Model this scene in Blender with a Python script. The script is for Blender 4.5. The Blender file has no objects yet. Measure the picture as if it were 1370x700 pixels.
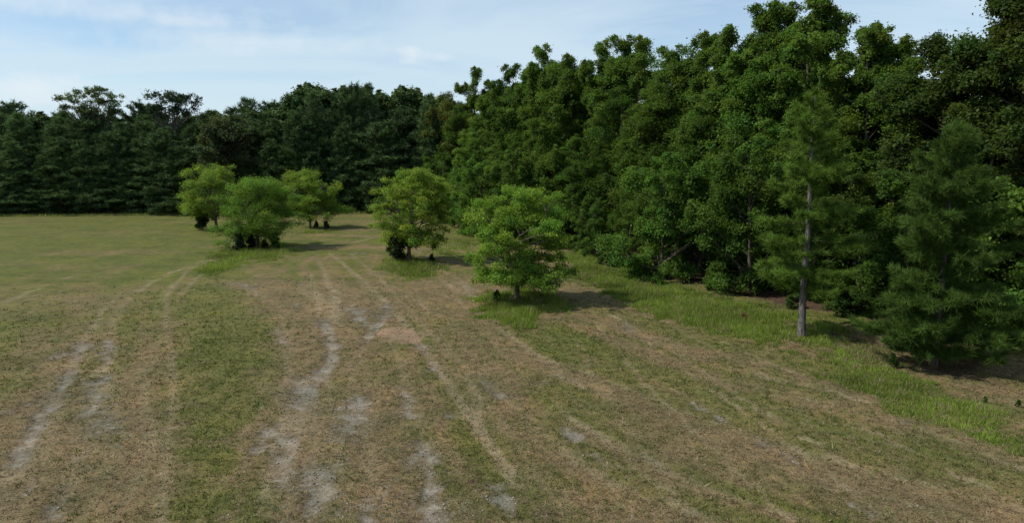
import bpy, math, random
import numpy as np
from mathutils import Vector

R_ = math.radians
scene = bpy.context.scene
col = scene.collection

# ------------------------------------------------------------------ camera
CAM_H, F_PX, PITCH = 8.0, 940.0, math.atan(135.0 / 940.0)
cam_data = bpy.data.cameras.new('camera')
cam_data.sensor_width = 36.0
cam_data.lens = 36.0 * F_PX / 1370.0
cam_data.clip_start, cam_data.clip_end = 0.1, 12000.0
cam = bpy.data.objects.new('camera', cam_data)
cam.location = (0, 0, CAM_H)
cam.rotation_euler = (math.pi / 2 - PITCH, 0, 0)
col.objects.link(cam)
scene.camera = cam

# ------------------------------------------------------------------ light and sky
SUN_EL = R_(50.0)
SH_X, SH_Y = 0.985, 0.17                       # direction in which shadows fall
SKY_STRENGTH, SUN_STRENGTH = 0.15, 4.6
world = bpy.data.worlds.new('World')
scene.world = world
world.use_nodes = True
wt = world.node_tree
wt.nodes.clear()


def N(t, kind, **kw):
    n = t.nodes.new(kind)
    for k, v in kw.items():
        setattr(n, k, v)
    return n


sky = N(wt, 'ShaderNodeTexSky', sky_type='NISHITA', sun_disc=False)
sky.sun_elevation = SUN_EL
sky.sun_rotation = math.atan2(-SH_X, -SH_Y)
sky.air_density, sky.dust_density, sky.ozone_density = 1.0, 0.4, 2.2
sky.altitude = 50
tc = N(wt, 'ShaderNodeTexCoord')
sep = N(wt, 'ShaderNodeSeparateXYZ')
wt.links.new(tc.outputs['Generated'], sep.inputs[0])


def wmath(op, a, b=None, clamp=False):
    n = N(wt, 'ShaderNodeMath', operation=op, use_clamp=clamp)
    for i, v in enumerate((a, b)):
        if v is None:
            continue
        if isinstance(v, (int, float)):
            n.inputs[i].default_value = v
        else:
            wt.links.new(v, n.inputs[i])
    return n.outputs[0]


zz = wmath('ADD', wmath('MAXIMUM', sep.outputs['Z'], 0.0), 0.16)
comb = N(wt, 'ShaderNodeCombineXYZ')
wt.links.new(wmath('DIVIDE', sep.outputs['X'], zz), comb.inputs[0])
wt.links.new(wmath('DIVIDE', sep.outputs['Y'], zz), comb.inputs[1])
mp = N(wt, 'ShaderNodeMapping')
mp.inputs['Location'].default_value = (3.35, 0.85, 0.0)
mp.inputs['Rotation'].default_value = (0, 0, R_(14))
mp.inputs['Scale'].default_value = (0.30, 0.62, 1.0)
wt.links.new(comb.outputs[0], mp.inputs[0])
n1 = N(wt, 'ShaderNodeTexNoise')
n1.inputs['Scale'].default_value = 1.25
n1.inputs['Detail'].default_value = 9.0
n1.inputs['Roughness'].default_value = 0.56
n1.inputs['Distortion'].default_value = 0.9
wt.links.new(mp.outputs[0], n1.inputs['Vector'])
cr = N(wt, 'ShaderNodeValToRGB')
cr.color_ramp.elements[0].position = 0.38
cr.color_ramp.elements[0].color = (0.15, 0.15, 0.15, 1)
cr.color_ramp.elements[1].position = 0.56
cr.color_ramp.elements[1].color = (0.85, 0.85, 0.85, 1)
wt.links.new(n1.outputs['Fac'], cr.inputs[0])


def cloud_puff(u, v, ru, rv, amp, nscale=38.0, nk=2.2):
    """a small cumulus puff: where it stands in the sky is a fixed direction of the dome"""
    dx, dz = (u - 685) / F_PX, (350 - v) / F_PX
    d = Vector((dx, math.cos(PITCH) + dz * math.sin(PITCH), -math.sin(PITCH) + dz * math.cos(PITCH)))
    az, el = math.atan2(d.x, d.y), math.atan2(d.z, math.hypot(d.x, d.y))
    A = wmath('ARCTAN2', sep.outputs['X'], sep.outputs['Y'])
    a = wmath('DIVIDE', wmath('SUBTRACT', A, az), ru / F_PX)
    e = wmath('DIVIDE', wmath('SUBTRACT', sep.outputs['Z'], math.sin(el)), rv / F_PX)
    r = wmath('SQRT', wmath('ADD', wmath('MULTIPLY', a, a), wmath('MULTIPLY', e, e)))
    nz = N(wt, 'ShaderNodeTexNoise')
    nz.inputs['Scale'].default_value = nscale
    nz.inputs['Detail'].default_value = 6.0
    mpz = N(wt, 'ShaderNodeMapping')
    mpz.inputs['Scale'].default_value = (1, 1, 3.5 if nscale < 20 else 1.3)
    wt.links.new(tc.outputs['Generated'], mpz.inputs[0])
    wt.links.new(mpz.outputs[0], nz.inputs['Vector'])
    r2 = wmath('ADD', r, wmath('MULTIPLY', wmath('SUBTRACT', nz.outputs['Fac'], 0.5), nk))
    return wmath('MULTIPLY', wmath('SUBTRACT', 1.0, r2, True), amp)


# thin cloud is seen through more air the lower one looks
thick = wmath('DIVIDE', cr.outputs[0], wmath('ADD', wmath('MAXIMUM', sep.outputs['Z'], 0.0), 0.10))
fac = wmath('SUBTRACT', 1.0, wmath('POWER', 2.718, wmath('MULTIPLY', thick, -0.62)))
for pf in ((85, 28, 150, 34, 0.75), (150, 55, 110, 14, 0.55), (10, 20, 90, 20, .6)):      # clear blue gaps between the streaks
    fac = wmath('MULTIPLY', fac, wmath('SUBTRACT', 1.0, cloud_puff(*pf, 7.0, 2.4)))
puffs = wmath('MULTIPLY', sep.outputs['Z'], 0.0)
for pf in ((555, 74, 24, 13, 0.8), (592, 76, 20, 7, 0.5), (38, 116, 56, 16, 0.8), (85, 108, 40, 10, .6), (70, 132, 70, 12, 0.6), (215, 22, 150, 14, .45), (330, 55, 200, 16, .35)):
    puffs = wmath('MAXIMUM', puffs, cloud_puff(*pf))
mixc = N(wt, 'ShaderNodeMix', data_type='RGBA')
wt.links.new(fac, mixc.inputs[0])
wt.links.new(sky.outputs[0], mixc.inputs[6])
mixc.inputs[7].default_value = (4.5, 5.55, 6.3, 1)
bg = N(wt, 'ShaderNodeBackground')
bg.inputs[1].default_value = SKY_STRENGTH
mixp = N(wt, 'ShaderNodeMix', data_type='RGBA')
wt.links.new(puffs, mixp.inputs[0])
wt.links.new(mixc.outputs[2], mixp.inputs[6])
mixp.inputs[7].default_value = (5.5, 6.1, 6.5, 1)
wt.links.new(mixp.outputs[2], bg.inputs[0])
wo = N(wt, 'ShaderNodeOutputWorld')
wt.links.new(bg.outputs[0], wo.inputs[0])

sun_data = bpy.data.lights.new('sun', 'SUN')
sun_data.energy = SUN_STRENGTH
sun_data.angle = R_(0.9)
sun_data.color = (1.0, 0.955, 0.88)
sun = bpy.data.objects.new('sun', sun_data)
ray = Vector((SH_X * math.cos(SUN_EL), SH_Y * math.cos(SUN_EL), -math.sin(SUN_EL)))
sun.rotation_euler = ray.to_track_quat('-Z', 'Y').to_euler()
sun.location = (-60, -10, 60)
col.objects.link(sun)

vs = scene.view_settings
vs.view_transform, vs.look, vs.gamma, vs.exposure = 'Standard', 'None', 1.0, -0.08
vs.use_curve_mapping = False
scene.cycles.max_bounces = 8
scene.cycles.diffuse_bounces = 4
scene.cycles.transmission_bounces = 4

# ------------------------------------------------------------------ helpers
CP, SP = math.cos(PITCH), math.sin(PITCH)


def px_dir(u, v):
    dx, dz = (np.asarray(u, float) - 685) / F_PX, (350 - np.asarray(v, float)) / F_PX
    return dx, CP + dz * SP, -SP + dz * CP


def px_ground(u, v):
    x, y, z = px_dir(u, v)
    t = -CAM_H / z
    return np.stack([x * t, y * t], -1)


def px_plane(u, v, Y):
    """point on the upright plane y = Y"""
    x, y, z = px_dir(u, v)
    t = Y / y
    return x * t, CAM_H + z * t


def to_px(x, y, z=0.0):
    zz_ = z - CAM_H
    f = y * CP - zz_ * SP
    return 685 + F_PX * x / f, 350 - F_PX * (y * SP + zz_ * CP) / f


_lat = np.random.RandomState(7).rand(256, 256)


def vnoise(x, y):
    xi, yi = np.floor(x).astype(int), np.floor(y).astype(int)
    fx, fy = x - xi, y - yi
    fx, fy = fx * fx * (3 - 2 * fx), fy * fy * (3 - 2 * fy)
    a, b = _lat[xi % 256, yi % 256], _lat[(xi + 1) % 256, yi % 256]
    c, d = _lat[xi % 256, (yi + 1) % 256], _lat[(xi + 1) % 256, (yi + 1) % 256]
    return (a * (1 - fx) + b * fx) * (1 - fy) + (c * (1 - fx) + d * fx) * fy


def fbm(x, y, o=4):
    s, a, t = 0, 0.5, 0
    for i in range(o):
        s = s + a * vnoise(x * 2 ** i + 17.3 * i, y * 2 ** i + 9.1 * i)
        t += a
        a *= 0.55
    return s / t


def sm(a, b, x):
    t = np.clip((x - a) / (b - a), 0, 1)
    return t * t * (3 - 2 * t)


def build_mesh(name, verts, faces, mat, colors=None, smooth=False):
    """verts (n,3); faces (m,k) with one k; colors per vertex (n,3)"""
    me = bpy.data.meshes.new(name)
    verts = np.ascontiguousarray(verts, np.float32)
    faces = np.ascontiguousarray(faces, np.int32)
    k = faces.shape[1]
    me.vertices.add(len(verts))
    me.vertices.foreach_set('co', verts.ravel())
    me.loops.add(faces.size)
    me.loops.foreach_set('vertex_index', faces.ravel())
    me.polygons.add(len(faces))
    me.polygons.foreach_set('loop_start', np.arange(0, faces.size, k, dtype=np.int32))
    me.polygons.foreach_set('loop_total', np.full(len(faces), k, np.int32))
    if smooth:
        me.polygons.foreach_set('use_smooth', np.ones(len(faces), bool))
    me.update(calc_edges=True)
    if colors is not None:
        for nm, c in (colors.items() if isinstance(colors, dict) else (('tone', colors),)):
            at = me.attributes.new(nm, 'FLOAT_COLOR', 'POINT')
            c4 = np.ones((len(verts), 4), np.float32)
            c4[:, :3] = c
            at.data.foreach_set('color', c4.ravel())
    me.materials.append(mat)
    return me


def obj(name, me, parent=None, **props):
    o = bpy.data.objects.new(name, me)
    col.objects.link(o)
    if parent:
        o.parent = parent
    for k, v in props.items():
        o[k] = v
    return o


def thing(name, label, cat, loc, rz=0.0, scale=(1, 1, 1), group=None):
    o = bpy.data.objects.new(name, None)
    o.empty_display_size = 0.3
    col.objects.link(o)
    o.location, o.rotation_euler, o.scale = loc, (0, 0, rz), scale
    o['label'], o['category'] = label, cat
    if group:
        o['group'] = group
    return o


class Wood:
    """tapered tubes joined into one woody mesh"""

    def __init__(s):
        s.v, s.f, s.n = [], [], 0

    def tube(s, pts, rad, sides=5, flare=0.0):
        pts, rad = np.asarray(pts, float), np.asarray(rad, float)
        n = len(pts)
        tan = np.gradient(pts, axis=0)
        tan /= np.linalg.norm(tan, axis=1)[:, None] + 1e-9
        ref = np.where(np.abs(tan[:, 2:3]) > 0.9, [[1.0, 0, 0]], [[0, 0, 1.0]])
        a = np.cross(tan, ref)
        a /= np.linalg.norm(a, axis=1)[:, None] + 1e-9
        b = np.cross(tan, a)
        th = np.arange(sides) * 2 * math.pi / sides
        ring = a[:, None] * np.cos(th)[None, :, None] + b[:, None] * np.sin(th)[None, :, None]
        rr = rad[:, None] * np.ones((1, sides))
        if flare:
            rr[0] *= 1 + flare * (0.7 + 0.5 * np.cos(th * 3 + 1))
        v = pts[:, None] + ring * rr[:, :, None]
        s.v.append(v.reshape(-1, 3))
        i = np.arange(n - 1)[:, None] * sides + np.arange(sides)[None]
        j = np.arange(n - 1)[:, None] * sides + (np.arange(sides)[None] + 1) % sides
        s.f.append(np.stack([i, j, j + sides, i + sides], -1).reshape(-1, 4) + s.n)
        s.n += n * sides

    def mesh(s, name, mat):
        return build_mesh(name, np.concatenate(s.v), np.concatenate(s.f), mat, smooth=True)


def bez(a, c, b, n=6):
    t = np.linspace(0, 1, n)[:, None]
    return (1 - t) ** 2 * np.asarray(a) + 2 * t * (1 - t) * np.asarray(c) + t * t * np.asarray(b)


def unit(v):
    return v / (np.linalg.norm(v, axis=-1, keepdims=True) + 1e-9)


def leaf_mesh(name, P, Nn, L, Wd, tone, mat, rng, fold=0.22):
    """diamond leaves: P centres, Nn normals, L length, Wd width"""
    n = len(P)
    ax = rng.normal(size=(n, 3))
    ax = unit(ax - Nn * (ax * Nn).sum(1)[:, None])
    sd = np.cross(Nn, ax)
    L, Wd = L[:, None], Wd[:, None]
    v = np.stack([P - ax * L * 0.5, P + sd * Wd * 0.5 + Nn * Wd * fold - ax * L * 0.08,
                  P + ax * L * 0.5 - Nn * L * 0.12, P - sd * Wd * 0.5 + Nn * Wd * fold - ax * L * 0.08], 1)
    f = np.arange(n * 4).reshape(n, 4)
    return build_mesh(name, v.reshape(-1, 3), f, mat, np.repeat(tone, 4, 0))


def foliage(name, C, r, per, leaf, base, mat, rng, sub=7, squash=0.72, spread=0.27, up=0.75, tone_var=0.2, yellow=0.15):
    C, r = np.asarray(C, float), np.asarray(r, float)
    nC = len(C)
    cnt = np.maximum((per * (r / r.mean()) ** 2).astype(int), 10)
    sd = unit(rng.normal(size=(nC, sub, 3)))
    sd[..., 2] = np.where(sd[..., 2] < -0.45, -sd[..., 2], sd[..., 2])
    sd = sd * (0.45 + 0.55 * rng.rand(nC, sub, 1)) * r[:, None, None]
    sd[..., 2] *= squash
    idx = np.repeat(np.arange(nC), cnt)
    k = rng.randint(0, sub, len(idx))
    off = rng.normal(size=(len(idx), 3)) * (spread * r[idx])[:, None]
    off[:, 2] *= 0.75
    P = C[idx] + sd[idx, k] + off
    out = unit(P - C[idx])
    Nn = unit(out * 0.40 + np.array([0, 0, up]) + rng.normal(size=P.shape) * 0.65)
    ct = 1 + tone_var * rng.normal(size=nC)
    st = 1 + 0.12 * rng.normal(size=(nC, sub))
    lt = 1 + 0.16 * rng.normal(size=len(idx))
    yl = np.clip(yellow * (rng.normal(size=nC)[idx] * 0.6 + rng.normal(size=len(idx)) * 0.6), -0.3, 0.5)
    tone = np.asarray(base)[None] * np.clip(ct[idx] * st[idx, k] * lt, 0.45, 1.7)[:, None]
    tone = tone * np.stack([1 + yl, np.ones_like(yl), 1 - 0.5 * yl], -1)
    L = leaf * (0.7 + 0.6 * rng.rand(len(idx)))
    return leaf_mesh(name, P, Nn, L, L * (0.52 + 0.2 * rng.rand(len(idx))), tone, mat, rng)


# ------------------------------------------------------------------ materials
def new_mat(name):
    m = bpy.data.materials.new(name)
    m.use_nodes = True
    t = m.node_tree
    t.nodes.clear()
    return m, t


def mat_leaf(name, trans=0.34, rough=0.55, spec=0.14, objvar=0.25):
    m, t = new_mat(name)
    at = N(t, 'ShaderNodeAttribute', attribute_name='tone')
    oi = N(t, 'ShaderNodeObjectInfo')
    mr = N(t, 'ShaderNodeMapRange')
    mr.inputs[3].default_value, mr.inputs[4].default_value = 1 - objvar, 1 + objvar
    t.links.new(oi.outputs['Random'], mr.inputs[0])
    mr2 = N(t, 'ShaderNodeMapRange')
    mr2.inputs[3].default_value, mr2.inputs[4].default_value = 0.5 + 0.016 * objvar * 4 * 0.5, 0.5 - 0.007 * objvar * 4 * 0.5
    fr = N(t, 'ShaderNodeMath', operation='FRACT')
    mu = N(t, 'ShaderNodeMath', operation='MULTIPLY')
    mu.inputs[1].default_value = 7.31
    t.links.new(oi.outputs['Random'], mu.inputs[0])
    t.links.new(mu.outputs[0], fr.inputs[0])
    t.links.new(fr.outputs[0], mr2.inputs[0])
    hs = N(t, 'ShaderNodeHueSaturation')
    t.links.new(mr2.outputs[0], hs.inputs['Hue'])
    t.links.new(mr.outputs[0], hs.inputs['Value'])
    t.links.new(at.outputs['Color'], hs.inputs['Color'])
    p = N(t, 'ShaderNodeBsdfPrincipled')
    p.inputs['Roughness'].default_value = rough
    p.inputs['Specular IOR Level'].default_value = spec
    t.links.new(hs.outputs[0], p.inputs['Base Color'])
    tr = N(t, 'ShaderNodeBsdfTranslucent')
    mx = N(t, 'ShaderNodeMix', data_type='RGBA', blend_type='MULTIPLY')
    mx.inputs[0].default_value = 1.0
    mx.inputs[7].default_value = (1.25, 1.25, 0.6, 1)
    t.links.new(hs.outputs[0], mx.inputs[6])
    t.links.new(mx.outputs[2], tr.inputs[0])
    ms = N(t, 'ShaderNodeMixShader')
    ms.inputs[0].default_value = trans
    t.links.new(p.outputs[0], ms.inputs[1])
    t.links.new(tr.outputs[0], ms.inputs[2])
    o = N(t, 'ShaderNodeOutputMaterial')
    t.links.new(ms.outputs[0], o.inputs[0])
    return m


def mat_bark(name, c1, c2, scale=6.0):
    m, t = new_mat(name)
    tcn = N(t, 'ShaderNodeTexCoord')
    mpn = N(t, 'ShaderNodeMapping')
    mpn.inputs['Scale'].default_value = (1, 1, 0.22)
    t.links.new(tcn.outputs['Object'], mpn.inputs[0])
    nz = N(t, 'ShaderNodeTexNoise')
    nz.inputs['Scale'].default_value = scale * 3
    nz.inputs['Detail'].default_value = 6
    t.links.new(mpn.outputs[0], nz.inputs['Vector'])
    rp = N(t, 'ShaderNodeValToRGB')
    rp.color_ramp.elements[0].position, rp.color_ramp.elements[1].position = 0.35, 0.65
    rp.color_ramp.elements[0].color, rp.color_ramp.elements[1].color = (*c1, 1), (*c2, 1)
    t.links.new(nz.outputs['Fac'], rp.inputs[0])
    bp = N(t, 'ShaderNodeBump')
    bp.inputs['Strength'].default_value = 0.6
    bp.inputs['Distance'].default_value = 0.03
    t.links.new(nz.outputs['Fac'], bp.inputs['Height'])
    p = N(t, 'ShaderNodeBsdfPrincipled')
    p.inputs['Roughness'].default_value = 0.9
    p.inputs['Specular IOR Level'].default_value = 0.15
    t.links.new(rp.outputs[0], p.inputs['Base Color'])
    t.links.new(bp.outputs[0], p.inputs['Normal'])
    o = N(t, 'ShaderNodeOutputMaterial')
    t.links.new(p.outputs[0], o.inputs[0])
    return m


M_LEAF = mat_leaf('broadleaf_foliage', trans=0.5, spec=.1)
M_FIELD = mat_leaf('field_tree_foliage', trans=0.5, spec=.08, objvar=0.0)
M_PINE = mat_leaf('pine_needles', trans=0.2, rough=0.65, spec=.06, objvar=0.2)
M_PINE1 = mat_leaf('near_pine_needles', trans=0.28, rough=0.7, spec=.05, objvar=0.0)
M_GRASS = mat_leaf('grass_blades', trans=0.3, rough=0.6, spec=0.2, objvar=0.0)
M_SOIL = mat_leaf('loose_soil', trans=0.0, rough=0.95, spec=0.05, objvar=0.0)
M_BARK = mat_bark('grey_brown_bark', (0.05, 0.04, 0.03), (0.15, 0.125, 0.10))
M_PBARK = mat_bark('pine_bark', (0.065, 0.055, 0.048), (0.20, 0.18, 0.165))
M_FBARK = mat_bark('dark_pine_bark', (0.03, 0.024, 0.02), (0.085, 0.07, 0.06))
M_DEAD = mat_bark('weathered_dead_wood', (0.15, 0.14, 0.13), (0.36, 0.35, 0.33))

# ------------------------------------------------------------------ the lie of the land
EDGE = np.array([(-13, 112), (-8.4, 92), (-4.6, 79), (0.2, 70), (5.8, 63), (8.4, 52), (11.8, 45.5),
                 (15.6, 38.8), (21.8, 30.5), (29, 22), (38, 10)], float)


def poly_dist(x, y, pts, signed=False):
    """distance of points to a polyline (and the side: negative on its left)"""
    best = np.full(x.shape, 1e9)
    side = np.zeros(x.shape)
    for a, b in zip(pts[:-1], pts[1:]):
        d = b - a
        t = np.clip(((x - a[0]) * d[0] + (y - a[1]) * d[1]) / (d @ d), 0, 1)
        px, py = a[0] + t * d[0], a[1] + t * d[1]
        q = np.hypot(x - px, y - py)
        s = np.sign(d[0] * (y - a[1]) - d[1] * (x - a[0]))
        m = q < best
        best = np.where(m, q, best)
        side = np.where(m, s, side)
    return best * side if signed else best


def in_poly(x, y, poly):
    c = np.zeros(x.shape, bool)
    for (x1, y1), (x2, y2) in zip(poly, np.roll(poly, -1, 0)):
        hit = ((y1 > y) != (y2 > y)) & (x < (x2 - x1) * (y - y1) / (y2 - y1 + 1e-12) + x1)
        c ^= hit
    return c


# pale sand showing in wheel ruts: pixel polyline, width in pixels, strength
SAND = [
    ([(107, 460), (101, 484)], 7, 1), ([(98, 492), (84, 516), (60, 556), (42, 592), (26, 618)], 8, 1),
    ([(60, 480), (92, 472), (110, 468)], 13, .75), ([(20, 548), (45, 538), (70, 528)], 8, .55),
    ([(146, 452), (142, 486)], 6, .7), ([(136, 505), (130, 540), (122, 560)], 9, .85), ([(112, 512), (155, 508)], 7, .5),
    ([(142, 600), (182, 577)], 12, .5), ([(128, 615), (150, 600)], 14, .4),
    ([(86, 650), (72, 700)], 9, .7), ([(62, 632), (40, 665)], 8, .45),
    ([(371, 566), (360, 588), (345, 612)], 9, .85), ([(384, 588), (381, 615), (376, 648)], 9, .85),
    ([(370, 440), (381, 463)], 7, .8), ([(392, 508), (402, 516)], 13, .55),
    ([(430, 428), (444, 455), (443, 482), (426, 498), (410, 522), (402, 544)], 9, 1),
    ([(466, 408), (481, 420), (492, 433)], 9, .9), ([(521, 405), (514, 420), (498, 442), (486, 458)], 6, .8),
    ([(484, 530), (474, 556), (462, 580)], 17, .85), ([(446, 590), (470, 570)], 15, .55),
    ([(437, 626), (428, 650), (420, 690)], 20, .95), ([(404, 620), (424, 660)], 15, .6), ([(455, 630), (440, 672)], 14, .6),
    ([(486, 652), (496, 705)], 9, .8), ([(520, 640), (512, 668)], 10, .35),
    ([(565, 594), (571, 618), (577, 650), (592, 704)], 11, 1), ([(550, 612), (545, 645)], 10, .35),
    ([(536, 515), (545, 536), (549, 556)], 8, .65), ([(525, 540), (535, 560)], 9, .4),
    ([(656, 640), (668, 662), (684, 695)], 11, .85), ([(625, 660), (640, 690)], 10, .4),
    ([(643, 511), (662, 525), (678, 533)], 7, .8), ([(556, 456), (572, 474), (584, 492)], 6, .6),
    ([(690, 515), (732, 512)], 8, .4), ([(762, 576), (771, 586), (781, 594)], 8, 1), ([(792, 614), (811, 626)], 8, .8),
    ([(930, 542), (966, 560)], 5, .8), ([(895, 515), (915, 526)], 5, .4), ([(836, 430), (846, 446)], 8, .6),
    ([(1004, 586), (1040, 606), (1072, 628)], 6, .75), ([(1088, 640), (1115, 654)], 6, .4), ([(1130, 668), (1176, 697)], 7, .8),
    ([(1060, 560), (1080, 552)], 14, .25), ([(1040, 548), (1064, 545)], 12, .25),
    ([(303, 380), (325, 380), (346, 386)], 6, .85), ([(396, 377), (412, 385)], 4, .7), ([(393, 405), (412, 411)], 4, .6),
    ([(466, 340), (494, 338)], 4, .8), ([(300, 690), (320, 680)], 14, .5), ([(218, 570), (236, 565)], 9, .4),
    ([(596, 545), (606, 560)], 7, .5), ([(612, 452), (640, 456)], 6, .3), ([(845, 690), (800, 684)], 12, .3),
    ([(700, 690), (760, 690)], 15, .3),
    ([(440, 625), (430, 690)], 42, .55), ([(475, 545), (460, 585)], 30, .5), ([(70, 480), (105, 468)], 20, .5), ([(130, 520), (145, 600)], 26, .4), ([(570, 620), (550, 690)], 34, .4), ([(405, 500), (400, 545)], 22, .45), ([(660, 640), (640, 690)], 26, .35),
]
# dry straw-coloured wheel tracks
TRACK = [
    ([(300, 342), (250, 362), (224, 395), (221, 430), (229, 480), (231, 540), (222, 620), (214, 700)], 7, .62),
    ([(285, 345), (225, 366), (180, 392), (152, 425), (143, 470), (130, 540)], 9, .5),
    ([(255, 350), (200, 372), (140, 412), (108, 460), (66, 548), (10, 640)], 8, .4),
    ([(440, 338), (482, 372), (520, 408), (560, 455), (600, 515), (640, 575), (690, 650)], 8, .7),
    ([(470, 340), (510, 375), (560, 430), (610, 480), (665, 525), (740, 590), (820, 660)], 8, .5),
    ([(425, 345), (450, 400), (440, 480), (405, 550), (372, 640)], 10, .5),
    ([(330, 385), (372, 410), (384, 460), (378, 540)], 9, .5),
    ([(350, 335), (420, 328), (470, 325), (500, 318)], 5, .7),
    ([(800, 410), (900, 470), (1010, 545), (1180, 650), (1260, 700)], 8, .5),
    ([(850, 410), (980, 480), (1120, 555), (1370, 680)], 7, .5),
    ([(765, 430), (790, 500), (860, 600), (930, 700)], 8, .4),
    ([(880, 420), (1040, 490), (1200, 560), (1370, 628)], 6, .6),
    ([(820, 425), (930, 505), (1060, 600), (1180, 690)], 6, .6), ([(795, 430), (860, 510), (960, 610), (1060, 700)], 6, .6),
    ([(600, 380), (640, 440), (720, 520), (830, 610), (930, 690)], 6, .5), ([(560, 400), (600, 460), (650, 540), (700, 610), (760, 700)], 6, .5),
    ([(455, 350), (500, 400), (530, 470), (560, 560), (580, 700)], 7, .5), ([(410, 352), (428, 400), (415, 470), (380, 560), (340, 690)], 6, .45),
    ([(100, 380), (40, 420), (-20, 470)], 8, .35), ([(200, 345), (110, 365), (0, 405)], 7, .3), ([(230, 330), (120, 340), (0, 362)], 6, .3),
    ([(330, 352), (300, 352), (262, 372), (238, 398)], 5, .6), ([(520, 330), (560, 345), (620, 378), (640, 410), (690, 455), (780, 520)], 7, .5),
]
GREENS = [  # grassy patches: pixel polygon, feather in metres, strength
    ([(262, 350), (330, 342), (352, 372), (300, 378), (250, 372)], .8, .8),
    ([(228, 388), (262, 372), (330, 384), (352, 405), (374, 440), (366, 490), (340, 550), (305, 630), (286, 720), (212, 720), (223, 620), (233, 540), (230, 470)], .7, .75),
    ([(495, 490), (545, 488), (585, 505), (592, 540), (560, 545), (540, 515), (500, 530)], .7, .5),
    ([(-30, 395), (60, 385), (90, 410), (40, 440), (-30, 455)], 1.0, .6),
    ([(-200, 292), (240, 294), (250, 312), (120, 322), (-200, 330)], 2.0, .7),
    ([(660, 420), (760, 420), (800, 450), (720, 470), (660, 450)], .8, .45),
    ([(780, 520), (820, 540), (850, 600), (900, 660), (860, 650), (800, 580)], .5, .45),
    ([(690, 560), (760, 545), (800, 600), (760, 640), (700, 620)], .8, .25),
    ([(100, 560), (165, 545), (175, 570), (120, 580)], .5, .3),
    ([(980, 470), (1100, 520), (1250, 590), (1400, 660), (1400, 690), (1240, 640), (1050, 550), (930, 480)], .9, .45),
]
TALL = [  # uncut tall grass
    ([(640, 398), (668, 388), (700, 386), (735, 392), (752, 412), (735, 428), (705, 440), (668, 430), (645, 415)], .35, 1),
    ([(512, 347), (540, 338), (575, 346), (600, 358), (575, 372), (540, 374), (518, 362)], .4, 1),
    ([(300, 332), (345, 323), (392, 330), (392, 342), (345, 350), (310, 358), (275, 372), (262, 368), (285, 348)], .5, .9),
    ([(248, 305), (275, 299), (315, 306), (305, 317), (260, 316)], .6, .9),
    ([(402, 301), (450, 295), (480, 300), (440, 311), (405, 312)], .6, .8),
    ([(572, 335), (640, 318), (650, 330), (600, 345)], .8, .6),
    ([(752, 350), (775, 338), (812, 358), (870, 378), (930, 392), (1000, 405), (1060, 425), (1066, 474), (985, 458), (900, 428), (825, 397), (762, 372)], .5, 1),
    ([(1066, 470), (1120, 458), (1190, 472), (1235, 500), (1290, 540), (1400, 568), (1400, 628), (1290, 592), (1200, 548), (1110, 508)], .6, .74),
    ([(1000, 432), (1060, 425), (1130, 438), (1160, 462), (1120, 480), (1062, 470), (1010, 450)], .6, .7),
]
BARE = [([(515, 440), (550, 438), (575, 448), (540, 460), (512, 455)], .5, .9), ([(640, 515), (668, 512), (672, 535), (650, 530)], .3, .5),
        ([(1236, 505), (1254, 505), (1256, 540), (1240, 535)], .3, .8), ([(480, 405), (505, 420), (490, 440), (470, 425)], .4, .4)]


LITTER = [([(1285, 500), (1420, 495), (1420, 566), (1335, 548)], .8, .4), ([(1050, 446), (1110, 444), (1190, 462), (1180, 474), (1110, 462), (1060, 458)], .3, .8),
          ([(1190, 470), (1320, 478), (1330, 515), (1260, 508), (1215, 498)], .8, .55)]


def conv(lst):
    out = []
    for pts, w, s in lst:
        a = np.array(pts, float)
        g = px_ground(a[:, 0], a[:, 1])
        out.append((g, w * g[:, 1].mean() / F_PX, s))
    return out


SANDW, TRACKW = conv(SAND), conv(TRACK)
GREENW = [(px_ground(*np.array(p, float).T), f * 1.3, s) for p, f, s in GREENS]
TALLW = [(px_ground(*np.array(p, float).T), f * 2.8, s) for p, f, s in TALL]
NEARTALL = [(px_ground(*np.array(p, float).T), f * 5.0, s) for p, f, s in TALL]
LITTERW = [(px_ground(*np.array(p, float).T), f, s) for p, f, s in LITTER]
BAREW = [(px_ground(*np.array(p, float).T), f, s) for p, f, s in BARE]


def far_edge(x):
    return 103.5 + np.clip(x + 70, 0, 80) * 0.13


def area(x, y, lst):
    out = np.zeros(x.shape)
    for poly, f, s in lst:
        lo, hi = poly.min(0) - f, poly.max(0) + f
        m = (x > lo[0]) & (x < hi[0]) & (y > lo[1]) & (y < hi[1])
        if not m.any():
            continue
        xs, ys = x[m], y[m]
        d = poly_dist(xs, ys, np.vstack([poly, poly[:1]]))
        d = np.where(in_poly(xs, ys, poly), d, -d) + (fbm(xs * 1.3, ys * 1.3, 3) - .5) * 2.6 * f + (fbm(xs * .45, ys * .45, 2) - .5) * 1.6 * f
        out[m] = np.maximum(out[m], s * sm(-f, f, d))
    return out


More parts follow.
